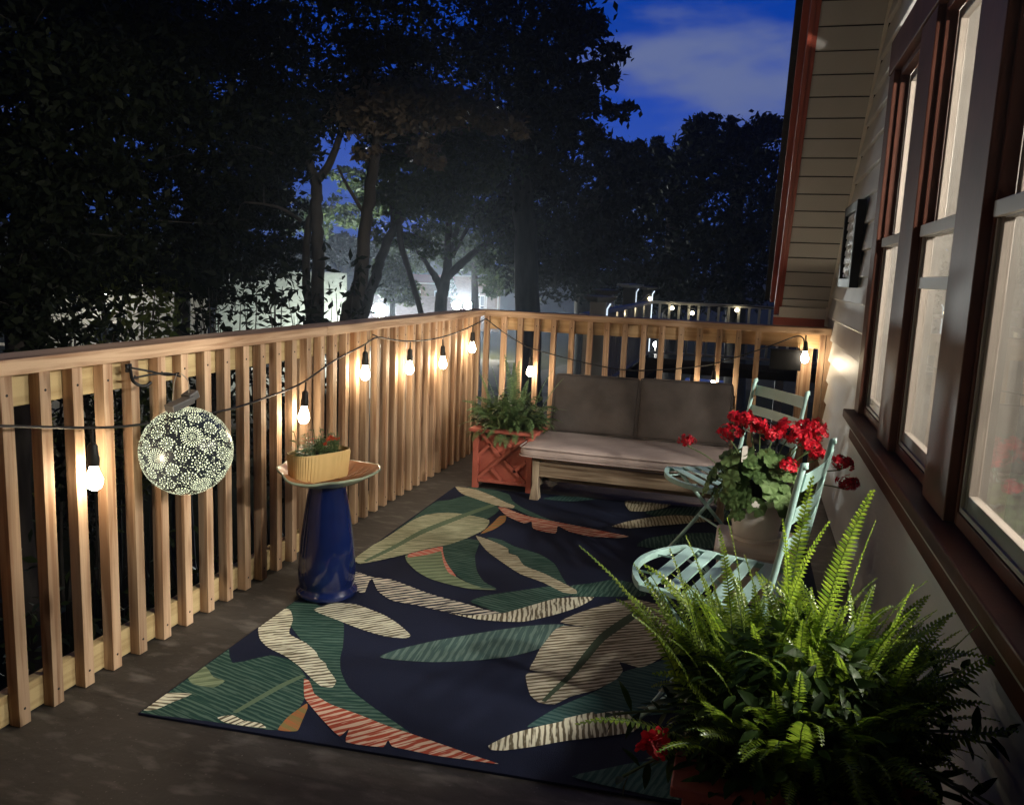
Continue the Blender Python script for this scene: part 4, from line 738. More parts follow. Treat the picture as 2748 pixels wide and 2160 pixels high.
def cushion(name, c, axx, axy, axz, hx, hy, hz, mat, label, cat, group=None, seed=0, sag=.0, nx=26, ny=16):
    """padded box: rounded rim with piping, slightly lumpy faces"""
    m = MB(); c = Vector(c); axx, axy, axz = (Vector(a).normalized() for a in (axx, axy, axz)); R_ = random.Random(seed); ph = [R_.uniform(0, 6) for _ in range(8)]
    def h(u, v):
        e = max(0.0, 1 - abs(u) ** 7) * max(0.0, 1 - abs(v) ** 5); lump = .10 * math.sin(3.1 * u + ph[0]) * math.sin(2.3 * v + ph[1]) + .05 * math.sin(9 * u + 5 * v + ph[2]) + .035 * math.sin(15 * u - 7 * v + ph[3]) * math.exp(-((u - .1) / .5) ** 2)
        return hz * (.58 + .42 * e ** .6 + lump * e)
    idx = {}
    for s_ in (1, -1):
        for i in range(nx + 1):
            for j in range(ny + 1):
                u, v = -1 + 2 * i / nx, -1 + 2 * j / ny; u = math.sin(u * math.pi / 2) * .35 + u * .65; v = math.sin(v * math.pi / 2) * .35 + v * .65
                rr = 1.0; cu, cv = abs(u), abs(v)
                if cu > .9 and cv > .9: rr = 1 - .018 * ((cu - .9) / .1) * ((cv - .9) / .1)
                edge = 1 + .012 * math.sin(6 * (u + v) + ph[4]) 
                p = c + axx * (hx * u * rr * (edge if cv > .98 else 1)) + axy * (hy * v * rr * (edge if cu > .98 else 1)) + axz * (s_ * h(u, v) - sag * (1 - u * u) * hz)
                idx[s_, i, j] = len(m.v); m.v.append(tuple(p))
    for s_ in (1, -1):
        for i in range(nx):
            for j in range(ny): m.face((idx[s_, i, j], idx[s_, i + 1, j], idx[s_, i + 1, j + 1], idx[s_, i, j + 1]))
    rim = [(i, 0) for i in range(nx)] + [(nx, j) for j in range(ny)] + [(i, ny) for i in range(nx, 0, -1)] + [(0, j) for j in range(ny, 0, -1)]
    for k in range(len(rim)):
        a, b = rim[k], rim[(k + 1) % len(rim)]; m.face((idx[1, a[0], a[1]], idx[1, b[0], b[1]], idx[-1, b[0], b[1]], idx[-1, a[0], a[1]]))
    o = m.build(name, mat, None, auto=70); tag(o, label, cat, group)
    for s_ in (1, -1):
        pp = [Vector(m.v[idx[s_, a, b]]) for a, b in rim]; pm = MB(); pm.tube(pp + [pp[0]], .0045, 6, cap=False); pm.build('piping', mat, o, smooth=True)
    sb = o.modifiers.new('soft', 'SUBSURF'); sb.levels = sb.render_levels = 1
    return o
cushion('seat_cushion', (1.270, -.985, .305), (1, 0, 0), (0, 1, 0), (0, 0, 1), .605, .30, .044, taupe, 'long taupe seat cushion on the wooden glider bench', 'cushion', None, 3, .06)
bz = Vector((0, .27, .963)); bn = Vector((0, -.963, .27))
cushion('back_cushion', (1.005, -.690, .520), (1, 0, .012), bz, bn, .275, .190, .062, brown_canvas, 'brown back cushion next to the fern planter, left of the two on the bench', 'cushion', 'back cushions on the bench', 5)
cushion('back_cushion', (1.573, -.690, .528), (1, 0, .012), bz, bn, .285, .192, .062, brown_canvas, 'brown back cushion behind the geranium, right of the two on the bench', 'cushion', 'back cushions on the bench', 9)
# ================================================================== folding bistro chairs
def make_chair(label):
    t = thing('bistro_chair', (0, 0, 0), label, 'chair', 'pale aqua folding chairs'); w = .215; sz = .45; H = .865
    m = MB()                                                            # seat: front is -y
    for k in range(6):
        y = -.155 + .066 * k; m.box((-w + .012, y - .020, sz - .006), (w - .012, y + .020, sz))
    for s_ in (-1, 1): m.box((s_ * (w - .006) - .010, -.180, sz - .024), (s_ * (w - .006) + .010, .205, sz - .0065))
    arc = [(-w + .004 + (2 * w - .008) * k / 18, -.178 - .082 * math.sin(math.pi * k / 18) ** .8, sz - .011) for k in range(19)]
    for a, b in zip(arc[:-1], arc[1:]): m.bar(a, b, .018, .022, (0, 0, 1))
    for x in (-.09, .09): m.tube([(x, -.178, sz - .012), (x, -.248, sz - .012)], .004, 6)
    m.build('seat', aqua, t, bevel=.0015)
    for z, tw in ((.825, .050), (.730, .044), (.640, .040)):
        y = .175 + .075 * (z - sz) / (H - sz) + .01; s_ = MB(); n = 8
        for k in range(n):
            xa, xb = -w + .006 + (2 * w - .012) * k / n, -w + .006 + (2 * w - .012) * (k + 1) / n; bow = lambda x: .014 * (1 - (x / w) ** 2)
            s_.bar((xa, y + bow(xa), z), (xb + .0006, y + bow(xb), z), tw, .004, (0, 1, -.18))
        s_.build('back_slat', aqua, t)
    for s_ in (-1, 1):
        m = MB(); m.tube(spline([(s_ * w, .255, H), (s_ * w, .245, H - .02), (s_ * w, .175, sz), (s_ * w, .02, .22), (s_ * w, -.17, .010)], 4), .0095, 8); m.build('front_leg', aqua, t, smooth=True)
        m = MB(); m.tube([(s_ * (w - .024), -.14, sz - .015), (s_ * (w - .024), .06, .22), (s_ * (w - .024), .25, .010)], .0090, 8); m.build('rear_leg', aqua, t, smooth=True)
    m = MB(); m.tube([(-w, -.14, .045), (w, -.14, .045)], .006, 8); m.tube([(-w + .024, .22, .048), (w - .024, .22, .048)], .006, 8); m.tube([(-w, .0, .20), (w, .0, .20)], .005, 8); m.tube([(-w, .255, H), (-w * .97, .255, H + .004)], .006, 6); m.build('brace', aqua, t, smooth=True)
    return t
chair = make_chair('pale aqua folding bistro chair with its seat just behind the big near fern')
chair.location = (1.900, -3.385, 0.009); chair.rotation_euler = (0, 0, math.atan2(-.97, -.245) + math.pi / 2)
def face_dir(fx, fy): return math.atan2(fy, fx) + math.pi / 2
chair.rotation_euler[2] = face_dir(-.968, .25)
c2 = copy_tree(chair); c2.location = (1.865, -2.045, .009); c2.rotation_euler = (0, 0, face_dir(-.862, -.507)); c2['label'] = 'pale aqua folding bistro chair beyond the geranium, back to the far railing'
# ================================================================== cream stool, geranium pot, glass lantern, black box on the railing
ST = Vector((2.018, -2.555, 0.009)); 
stl = thing('plastic_stool', tuple(ST), 'cream plastic step stool with slotted sides carrying the geranium pot', 'stool'); hs = .158
m = MB(); m.box(tuple(ST + Vector((-hs, -hs, .285))), tuple(ST + Vector((hs, hs, .325)))); m.build('top', cream_plastic, stl, bevel=.012)
for s_ in (-1, 1):
    for axis in (0, 1):
        m = MB(); hw = hs - .02
        def pl(a0, a1, z0, z1):
            p0, p1 = (s_ * (hs - .022), a0, z0), (s_ * (hs - .012), a1, z1)
            if axis: p0, p1 = (a0, p0[0], z0), (a1, p1[0], z1)
            m.box(tuple(ST + Vector(tuple(min(a, b) for a, b in zip(p0, p1)))), tuple(ST + Vector(tuple(max(a, b) for a, b in zip(p0, p1)))))
        pl(-hw, -hw + .035, .001, .284); pl(hw - .035, hw, .001, .284); pl(-hw + .0352, hw - .0352, .262, .284); pl(-hw + .0352, -.055, .215, .2618); pl(-.015, .015, .215, .2618); pl(.055, hw - .0352, .215, .2618); pl(-hw + .0352, hw - .0352, .10, .2148)
        m.build('side', cream_plastic, stl, bevel=.003)
GC = Vector((2.012, -2.535, .3345))
gp = thing('geranium_pot', tuple(GC), 'red geranium in an ivory pot on the stool between the aqua chairs', 'potted plant')
m = MB(); m.lathe([(.001, .001), (.082, .001), (.086, .006), (.098, .08), (.110, .150), (.112, .152), (.119, .154), (.121, .176), (.119, .180), (.113, .180), (.110, .168), (.108, .150)], GC, 48); m.build('pot', white_pot, gp, auto=45)
m = MB(); m.lathe([(.001, .150), (.108, .150)], GC, 32); m.build('soil', soil_m, gp)
m = MB(); m.lathe([(.001, .0), (.096, .0), (.104, .018), (.101, .019), (.092, .004), (.001, .0035)], GC + Vector((0, 0, -.0005)), 40); m.build('saucer', white_pot, gp, auto=45)
gl_, gs, gf = MB(), MB(), MB()
def gera(c, nor, r):
    nor = Vector(nor).normalized(); a = nor.orthogonal().normalized(); a = (a * math.cos(1) + nor.cross(a) * math.sin(1)); b = nor.cross(a); n = len(gl_.v); K = 24; c = Vector(c); o = rng.uniform(0, 6.28)
    gl_.v.append(tuple(c - nor * r * .16))
    for ring, q in ((1, .55), (2, 1.0)):
        for k in range(K):
            t = 2 * math.pi * k / K; lob = 1 - (.10 * abs(math.sin(3.5 * t))) ** .9; notch = 1 - .55 * math.exp(-((t - math.pi) / .16) ** 2); rr = r * q * (lob if ring == 2 else 1) * notch
            gl_.v.append(tuple(c + (a * math.cos(t + o) + b * math.sin(t + o)) * rr + nor * (r * (.10 * math.sin(7 * t) * q + (.02 if ring == 1 else .05 * math.sin(2 * t + o))))))
    for k in range(K):
        k2 = (k + 1) % K; gl_.face((n, n + 1 + k, n + 1 + k2)); gl_.face((n + 1 + k, n + 1 + K + k, n + 1 + K + k2, n + 1 + k2))
base = GC + Vector((0, 0, .15))
for k in range(150):
    a = rng.uniform(0, 6.28); e = rng.uniform(-.25, 1.45); R_ = rng.uniform(.09, .185); d = Vector((math.cos(a) * math.cos(e) * 1.12, math.sin(a) * math.cos(e), math.sin(e))); c = base + d * R_ + Vector((-.01, 0, .035))
    if c.x > 2.36: continue
    gera(c, d + Vector((rng.uniform(-.5, .2), rng.uniform(-.6, .1), rng.uniform(.1, .9))), rng.uniform(.026, .048)); gs.tube([base + Vector((d.x * .03, d.y * .03, 0)), (base + c) / 2 + Vector((0, 0, .02)), c], .0018, 5)
for k in range(9):
    a = rng.uniform(2.4, 4.3); c = GC + Vector((.125 * math.cos(a), .125 * math.sin(a), rng.uniform(.10, .19))); gera(c, (math.cos(a), math.sin(a), .6), rng.uniform(.028, .042))
HEADS = [(1.719, -2.55, .707, .030), (1.885, -2.55, .757, .042), (1.925, -2.53, .812, .046), (1.962, -2.56, .800, .042), (1.996, -2.60, .792, .036), (2.042, -2.58, .768, .036), (2.108, -2.53, .790, .048), (2.140, -2.56, .765, .044), (2.190, -2.50, .800, .046), (2.222, -2.53, .775, .036), (2.178, -2.62, .745, .036), (2.108, -2.66, .668, .036), (2.215, -2.56, .705, .034), (2.307, -2.55, .677, .042), (2.335, -2.57, .605, .038)]
for (x, y, z, r) in HEADS:
    c = Vector((x, y, z)); b0 = base + Vector(((x - base.x) * .25, (y - base.y) * .25, .02)); gs.tube(spline([b0, (b0 + c) / 2 + Vector((0, 0, .025)), c - Vector((0, 0, r * .7))], 4), .0026, 6)
    for k in range(46):
        d = Vector((rng.gauss(0, 1), rng.gauss(0, 1), rng.gauss(.25, .8))).normalized(); q = c + Vector((d.x * r * 1.08, d.y * r * 1.08, d.z * r * .62)) * rng.uniform(.60, 1.25); flower(gf, q, d + Vector((rng.gauss(0, .3), rng.gauss(0, .3), rng.gauss(0, .3))), r * rng.uniform(.24, .36))
    for k in range(7):
        d = Vector((rng.gauss(0, 1), rng.gauss(0, 1), rng.gauss(-.4, .5))).normalized(); gs.tube([c - Vector((0, 0, r * .7)), c + d * r * .8], .0012, 4)
gl_.build('foliage', gera_leaf, gp, smooth=True); gs.build('stems', stem_m, gp, smooth=True); gf.build('flower_heads', petal_red, gp)
m = MB(); tx = Vector((1.945, -2.60, .60)); m.obox(tx + Vector((0, 0, .085)), ((.9, .3, .1), (0, 0, 1), (.3, -.9, 0)), (.011, .032, .001)); m.build('plant_tag', white_trim, gp)
GLC = Vector((2.035, -1.965, .460))
gln = thing('glass_lantern', tuple(GLC), 'clear glass jar lantern with dark metal top and bail handle on the far aqua chair', 'lantern')
m = MB(); m.lathe([(.001, .002), (.050, .002), (.058, .010), (.060, .12), (.052, .150), (.046, .158)], GLC, 32); m.build('jar', clear_glass, gln, smooth=True)
m = MB(); m.lathe([(.062, .156), (.064, .160), (.060, .185), (.040, .205), (.001, .208)], GLC, 28); m.tube(spline([GLC + Vector((.06, 0, .17)), GLC + Vector((.055, 0, .225)), GLC + Vector((0, 0, .262)), GLC + Vector((-.055, 0, .225)), GLC + Vector((-.06, 0, .17))]), .004, 7)
for k in range(4): a = math.pi / 4 + k * math.pi / 2; m.tube([GLC + Vector((.064 * math.cos(a), .064 * math.sin(a), .003)), GLC + Vector((.064 * math.cos(a), .064 * math.sin(a), .16))], .003, 6)
m.build('metal_top', black_metal, gln, auto=40)
m = MB(); m.lathe([(.001, .003), (.028, .003), (.028, .07), (.001, .068)], GLC, 20); m.build('candle', white_trim, gln, auto=40)
bx_ = thing('railing_box', (2.2, -.03, .78), 'flat charcoal box hooked over the far railing near the house wall', 'box')
m = MB(); m.box((2.075, -.040, .772), (2.278, -.004, .905)); m.build('case', P('charcoal_box', (.006, .0065, .008), .7, var=.1, spec=.1), bx_, bevel=.004)
m = MB(); m.box((2.068, -.044, .906), (2.285, -.002, .914)); m.build('lid', black_metal, bx_, bevel=.002)
# ================================================================== street, houses and lamps beyond the deck
def frame_at(o, ang):
    o = Vector(o); ux = Vector((math.cos(ang), math.sin(ang), 0)); uy = Vector((-math.sin(ang), math.cos(ang), 0)); uz = Vector((0, 0, 1))
    return lambda x, y, z: o + ux * x + uy * y + uz * z, (ux, uy, uz)
def fbox(m, fr, axs, lo, hi, mi=0): m.obox(fr(*[(a + b) / 2 for a, b in zip(lo, hi)]), axs, [abs(b - a) / 2 for a, b in zip(lo, hi)], mi)
def brick_mat(name, a, b, mortar):
    m, t, bs = mat_base(name); nd = t.nodes; lk = t.links; tc = nd.new('ShaderNodeTexCoord'); mp = nd.new('ShaderNodeMapping'); mp.inputs['Rotation'].default_value = (math.radians(90), 0, 0); lk.new(tc.outputs['Object'], mp.inputs[0])
    br = nd.new('ShaderNodeTexBrick'); br.inputs['Color1'].default_value = (*a, 1); br.inputs['Color2'].default_value = (*b, 1); br.inputs['Mortar'].default_value = (*mortar, 1); br.inputs['Scale'].default_value = 2.2; br.inputs['Mortar Size'].default_value = .012; lk.new(mp.outputs[0], br.inputs['Vector']); lk.new(br.outputs['Color'], bs.inputs['Base Color']); bs.inputs['Roughness'].default_value = .9; return m
brick_m = brick_mat('tan_brick', (.30, .19, .12), (.22, .13, .085), (.24, .19, .15)); tile_red = P('red_tile_roof', (.26, .055, .045), .7, var=.3, vscale=3, stretch=(4, 4, 1)); stucco = P('pale_stucco', (.36, .35, .30), .8, var=.08, vscale=2); grey_roof = P('grey_green_roof', (.30, .32, .27), .85, var=.15, vscale=6); lav_roof = P('lavender_grey_roof', (.27, .245, .27), .85, var=.15, vscale=6)
dark_pane = P('dark_window_pane', (.02, .024, .03), .1)
def window_on(h, fr, axs, x0, x1, z0, z1, y=0.0, fm=None):
    f = MB(); e = .09
    fbox(f, fr, axs, (x0, y - .06, z0), (x0 + e, y - .001, z1)); fbox(f, fr, axs, (x1 - e, y - .06, z0), (x1, y - .001, z1)); fbox(f, fr, axs, (x0 + e, y - .06, z0), (x1 - e, y - .001, z0 + e)); fbox(f, fr, axs, (x0 + e, y - .06, z1 - e), (x1 - e, y - .001, z1)); fbox(f, fr, axs, (x0 + e, y - .05, (z0 + z1) / 2 - .035), (x1 - e, y - .001, (z0 + z1) / 2 + .035)); fo = f.build('window', fm or white_trim, h)
    p = MB(); fbox(p, fr, axs, (x0 + e, y - .02, z0 + e), (x1 - e, y - .0015, z1 - e)); p.build('pane', dark_pane, fo)
# brick house with a red roof, seen past the corner of the railing
BO = (-29.55, 67.6, -4.4); fr, axs = frame_at(BO, math.radians(20.0)); bh = thing('brick_house', BO, 'tan brick house with red roof and white windows across the street', 'house')
m = MB(); fbox(m, fr, axs, (0, 0, 0), (4.4, 7, 4.38)); m.build('wall', brick_m, bh)
m = MB(); fbox(m, fr, axs, (4.4, -.9, 0), (6.35, 7, 5.1)); fbox(m, fr, axs, (6.35, -.2, 0), (8.1, 7, 4.85)); fbox(m, fr, axs, (8.1, -.7, 0), (8.75, 7, 5.1)); m.build('parapet_wing', brick_m, bh)
m = MB(); fbox(m, fr, axs, (4.3, -1.0, 5.1), (6.45, 7.1, 5.19)); fbox(m, fr, axs, (8.0, -.8, 5.1), (8.85, 7.1, 5.19)); m.build('coping', stucco, bh)
m = MB(); m.poly([fr(-.2, -.35, 4.40), fr(4.39, -.35, 4.40), fr(4.39, 1.6, 5.15), fr(-.2, 1.6, 5.15)]); m.poly([fr(-.2, -.35, 4.39), fr(-.2, 1.6, 5.14), fr(-.2, 3.5, 4.39)]); m.poly([fr(-.2, 3.5, 4.4), fr(4.39, 3.5, 4.4), fr(4.39, 1.6, 5.15), fr(-.2, 1.6, 5.15)]); m.build('roof', tile_red, bh)
m = MB(); fbox(m, fr, axs, (-.2, -.48, 4.26), (4.25, -.36, 4.385)); m.tube([fr(4.2, -.45, 4.25), fr(4.32, -.98, 4.0), fr(4.34, -.98, 1.9), fr(5.3, -.98, 1.5), fr(5.3, -.98, .3)], .07, 6); m.build('gutter', white_trim, bh)
for x0, x1 in ((.55, 1.15), (2.45, 3.05), (3.3, 3.95)): window_on(bh, fr, axs, x0, x1, 2.3, 3.65)
m = MB(); fbox(m, fr, axs, (.6, -.05, 3.85), (.9, -.001, 4.1)); fbox(m, fr, axs, (6.6, -.32, 1.2), (6.75, -.201, 3.6)); fbox(m, fr, axs, (7.35, -.32, 1.2), (7.5, -.201, 3.6)); fbox(m, fr, axs, (8.45, -.82, .8), (8.58, -.701, 3.4)); m.build('trim', white_trim, bh)
window_on(bh, fr, axs, 6.80, 7.30, 1.4, 3.4, -.2)
# pale houses behind the left-hand trees
def gable(name, label, o, ang, w, dp, h, rise, wm, rm, wins=(), lit=None):
    fr, axs = frame_at(o, ang); t = thing(name, o, label, 'house'); m = MB(); fbox(m, fr, axs, (0, 0, 0), (w, dp, h)); m.poly([fr(0, 0, h), fr(0, dp, h), fr(0, dp / 2, h + rise)]); m.poly([fr(w, 0, h), fr(w, dp, h), fr(w, dp / 2, h + rise)]); m.build('wall', wm, t)
    m = MB(); e = .3; k = rise / (dp / 2); z0 = h - e * k
    for y0, y1 in ((-e, dp / 2), (dp + e, dp / 2)): m.poly([fr(-e, y0, z0 + .02), fr(w + e, y0, z0 + .02), fr(w + e, y1, h + rise + .02), fr(-e, y1, h + rise + .02)]); m.poly([fr(-e, y0, z0 + .12), fr(w + e, y0, z0 + .12), fr(w + e, y1, h + rise + .12), fr(-e, y1, h + rise + .12)])
    m.build('roof', rm, t); m = MB(); fbox(m, fr, axs, (-e, -e - .05, z0 - .08), (w + e, -e - .002, z0 + .13)); m.build('fascia', white_trim, t)
    for (x0, x1, a, b) in wins: window_on(t, fr, axs, x0, x1, a, b)
    return t
gable('white_house', 'brightly lit white house glimpsed through the leaves at the left', (-17.6, 10.3, -3.3), math.radians(42), 6.2, 5.0, 4.0, 1.3, stucco, grey_roof, ((.8, 1.6, 1.6, 2.9), (3.2, 4.0, 1.6, 2.9)))
gable('pale_house', 'pale house with a grey green roof between the tree trunks', (-16.6, 20.2, -3.6), math.radians(28), 4.2, 6.0, 2.2, 2.3, stucco, grey_roof, ((1.0, 1.8, .8, 1.7),))
gable('garage', 'low white garage with a lavender grey roof by the street lamp', (-14.3, 23.1, -3.9), math.radians(28), 5.2, 5.0, 2.35, 1.6, stucco, lav_roof)
def ball(c, r, n=16): return [(r * math.sin(math.pi * k / n) + 1e-4, -r * math.cos(math.pi * k / n)) for k in range(n + 1)]
LP = (-10.8, 21.2); t = thing('street_lamp', (LP[0], LP[1], -4.0), 'single bright white street lamp just above the left railing', 'street lamp')
m = MB(); m.tube([(LP[0], LP[1], -4.2), (LP[0], LP[1], -.45)], [.08, .05], 10); m.lathe([(.05, 0), (.13, .06), (.12, .10), (.001, .11)], (LP[0], LP[1], -.50), 14); m.build('post', black_metal, t, smooth=True)
m = MB(); m.lathe(ball(0, .25), (LP[0], LP[1], -.20), 20); m.build('globe', street_glow, t, smooth=True)
TP = (-16.4, 45.9); t = thing('street_lamp', (TP[0], TP[1], -4.4), 'twin globe street lamp in front of the brick house', 'street lamp')
m = MB(); m.tube([(TP[0], TP[1], -4.5), (TP[0], TP[1], -1.7)], [.09, .06], 10)
for s_ in (-1, 1): m.tube(spline([(TP[0], TP[1], -1.8), (TP[0] + .25 * s_, TP[1] + .09 * s_, -1.75), (TP[0] + .38 * s_, TP[1] + .13 * s_, -1.45), (TP[0] + .38 * s_, TP[1] + .13 * s_, -1.2)], 4), .035, 7)
m.build('post', black_metal, t, smooth=True)
for s_ in (-1, 1): m = MB(); m.lathe(ball(0, .25), (TP[0] + .38 * s_, TP[1] + .13 * s_, -.98), 18); m.build('globe', twin_glow, t, smooth=True)
LP2 = (-1.62, 27.6); t = thing('street_lamp', (LP2[0], LP2[1], -4.2), 'small white lamp on a post seen through the far balusters', 'street lamp')
m = MB(); m.tube([(LP2[0], LP2[1], -4.3), (LP2[0], LP2[1], -1.45)], .05, 8); m.build('post', white_trim, t, smooth=True); m = MB(); m.lathe(ball(0, .12), (LP2[0], LP2[1], -1.30), 14); m.build('globe', EMIT('far_lamp_glow', (.95, .98, 1), 40), t, smooth=True)
wl = thing('wall_lamp', (-13.6, 11.6, -.2), 'bright flood lamp lighting the white house at the left', 'lamp'); m = MB(); m.obox((-13.55, 11.1, -.9), ((1, 1, 0), (-1, 1, 0), (0, 0, 1)), (.05, .05, 1.2)); m.build('post', black_metal, wl); m = MB(); m.lathe(ball(0, .12), (-13.55, 11.1, .42), 14); m.build('globe', EMIT('flood_glow', (1.0, .97, .88), 420), wl, smooth=True)
# clipped evergreen by the brick house
# ------------------------------------------------------------------ neighbour's deck with white railing and posts
nd_ = thing('neighbour_deck', (1.3, 5, -2.6), 'white railed deck of the next house beyond the far railing', 'deck'); wr = P('white_rail_paint', (.56, .55, .52), .5)
m = MB(); m.box((.38, 6.35, -.02), (4.6, 7.25, .10)); m.box((.38, 1.7, -.02), (.72, 6.349, .10)); m.build('platform', P('grey_decking', (.045, .034, .022), 1.0, spec=.0), nd_)
for x, y in ((.5, 1.9), (1.2, 6.5), (2.4, 6.5), (3.6, 6.5)): m = MB(); m.box((x - .06, y - .06, -3.6), (x + .06, y + .06, -.021)); m.build('support_post', wr, nd_, bevel=.004)
m = MB(); m.box((.39, 7.18, .955), (4.6, 7.26, 1.0)); m.box((.385, 1.7, .955), (.465, 7.179, 1.0)); m.box((.39, 7.2, .17), (4.6, 7.24, .21)); m.box((.405, 1.7, .17), (.445, 7.179, .21)); m.build('rail', wr, nd_, bevel=.004)
fb0 = None
for k in range(26 + 34):
    p = (.55 + .15 * k, 7.22) if k < 26 else (.425, 1.85 + .155 * (k - 26))
    if fb0 is None: m = MB(); m.box((-.018, -.018, .2105), (.018, .018, .954)); fb0 = m.build('baluster', wr, None); fb0.parent = nd_; b = fb0
    else: b = fb0.copy(); C.objects.link(b); b.parent = nd_
    b.location = (p[0] - 1.3, p[1] - 5, 2.6)
for i, (x, y, h) in enumerate(((.60, 1.55, 1.16), (.245, 3.94, 1.18), (.25, 5.97, 1.24), (.355, 7.19, 1.20))):
    t = thing('deck_post', (x, y, -2.6), ('square grey deck post nearest our railing, leftmost of four', 'square grey deck post second from the left', 'square grey deck post with a pale flared cap, tallest of four', 'square grey deck post at the corner of the white railing, rightmost of four')[i], 'post', "posts along the neighbour's deck"); w_ = (.075, .085, .09, .07)[i]
    pm = P('grey_post_paint', (.09, .09, .09), .5, var=.1); m = MB(); m.box((x - w_, y - w_, -2.7), (x + w_, y + w_, h - .04)); m.build('shaft', pm, t, bevel=.004)
    m = MB(); m.lathe([(w_ * 1.1, 0), (w_ * 1.65, .035), (w_ * 1.65, .05), (.001, .06)], (x, y, h - .041), 4, 0, lambda r, z, a: (r * 1.25, z)); m.build('cap', (wr if i == 2 else pm), t)
    if i in (0, 2, 3):
        m = MB(); m.tube([(x + w_ + .012, y - w_ - .012, .2), (x + w_ + .012, y - w_ - .012, h - .10), (x + w_ + .04, y - w_ - .012, h - .05)], .008, 6); m.build('painted_edge_glint', EMIT('edge_glint_glow', (.75, .88, 1.0), (1.1, .5, 1.0, 1.6)[i]), t)  # glowing tube imitates the bulbs' light caught on the post's right edge
nl = thing('string_lights', (.4, 6, 1.0), 'string of small lit bulbs along the white railing of the next deck', 'string lights')
NB = [(.40, 3.6, .93), (.40, 4.3, .90), (.40, 5.2, .93), (.40, 6.1, .95), (.40, 7.12, 1.03), (.75, 7.13, .90), (1.06, 7.13, .84), (1.72, 7.13, .92), (2.5, 7.13, .88)]
m = MB(); m.tube(spline([(x, y, z + .07) for x, y, z in NB], 4), .006, 5); m.build('cord', rubber, nl); fb0 = None
for x, y, z in NB:
    if fb0 is None: m = MB(); m.lathe(ball(0, .030, 8), (0, 0, 0), 10); fb0 = m.build('bulb', small_glow, None, smooth=True); fb0.parent = nl; b = fb0
    else: b = fb0.copy(); C.objects.link(b); b.parent = nl
    b.location = (x - .4, y - 6, z - 1.0)
# parked car far below, its tail lamps lit
ct = thing('parked_car', (.55, 24.0, -4.0), 'dark parked car with pink lit tail lamps seen low through the far balusters', 'car'); cp = P('dark_car_paint', (.02, .022, .028), .2); cz = gz(.55, 24)
m = MB(); prof = [(-2.1, .35), (-2.15, .75), (-1.6, .92), (-1.0, 1.40), (.5, 1.45), (1.2, .98), (2.05, .82), (2.15, .40)]
for x in (-.85, .85): m.v += [(.55 + x * (.82 if z > 1.2 else 1), 24 + y, cz + z) for y, z in prof]
for k in range(8): m.face((k, (k + 1) % 8, 8 + (k + 1) % 8, 8 + k))
m.face(range(8)); m.face(range(8, 16)); m.build('body', cp, ct, bevel=.05)
for y in (-1.35, 1.35):
    for x in (-.80, .80): m = MB(); m.tube([(.55 + x - .1, 24 + y, cz + .33), (.55 + x + .1, 24 + y, cz + .33)], .33, 18); m.build('wheel', rubber, ct, auto=40)
for x in (-.60, .60): m = MB(); m.box((.55 + x - .15, 24 - 2.19, cz + .62), (.55 + x + .15, 24 - 2.14, cz + .74)); m.build('tail_lamp', tail_glow, ct)
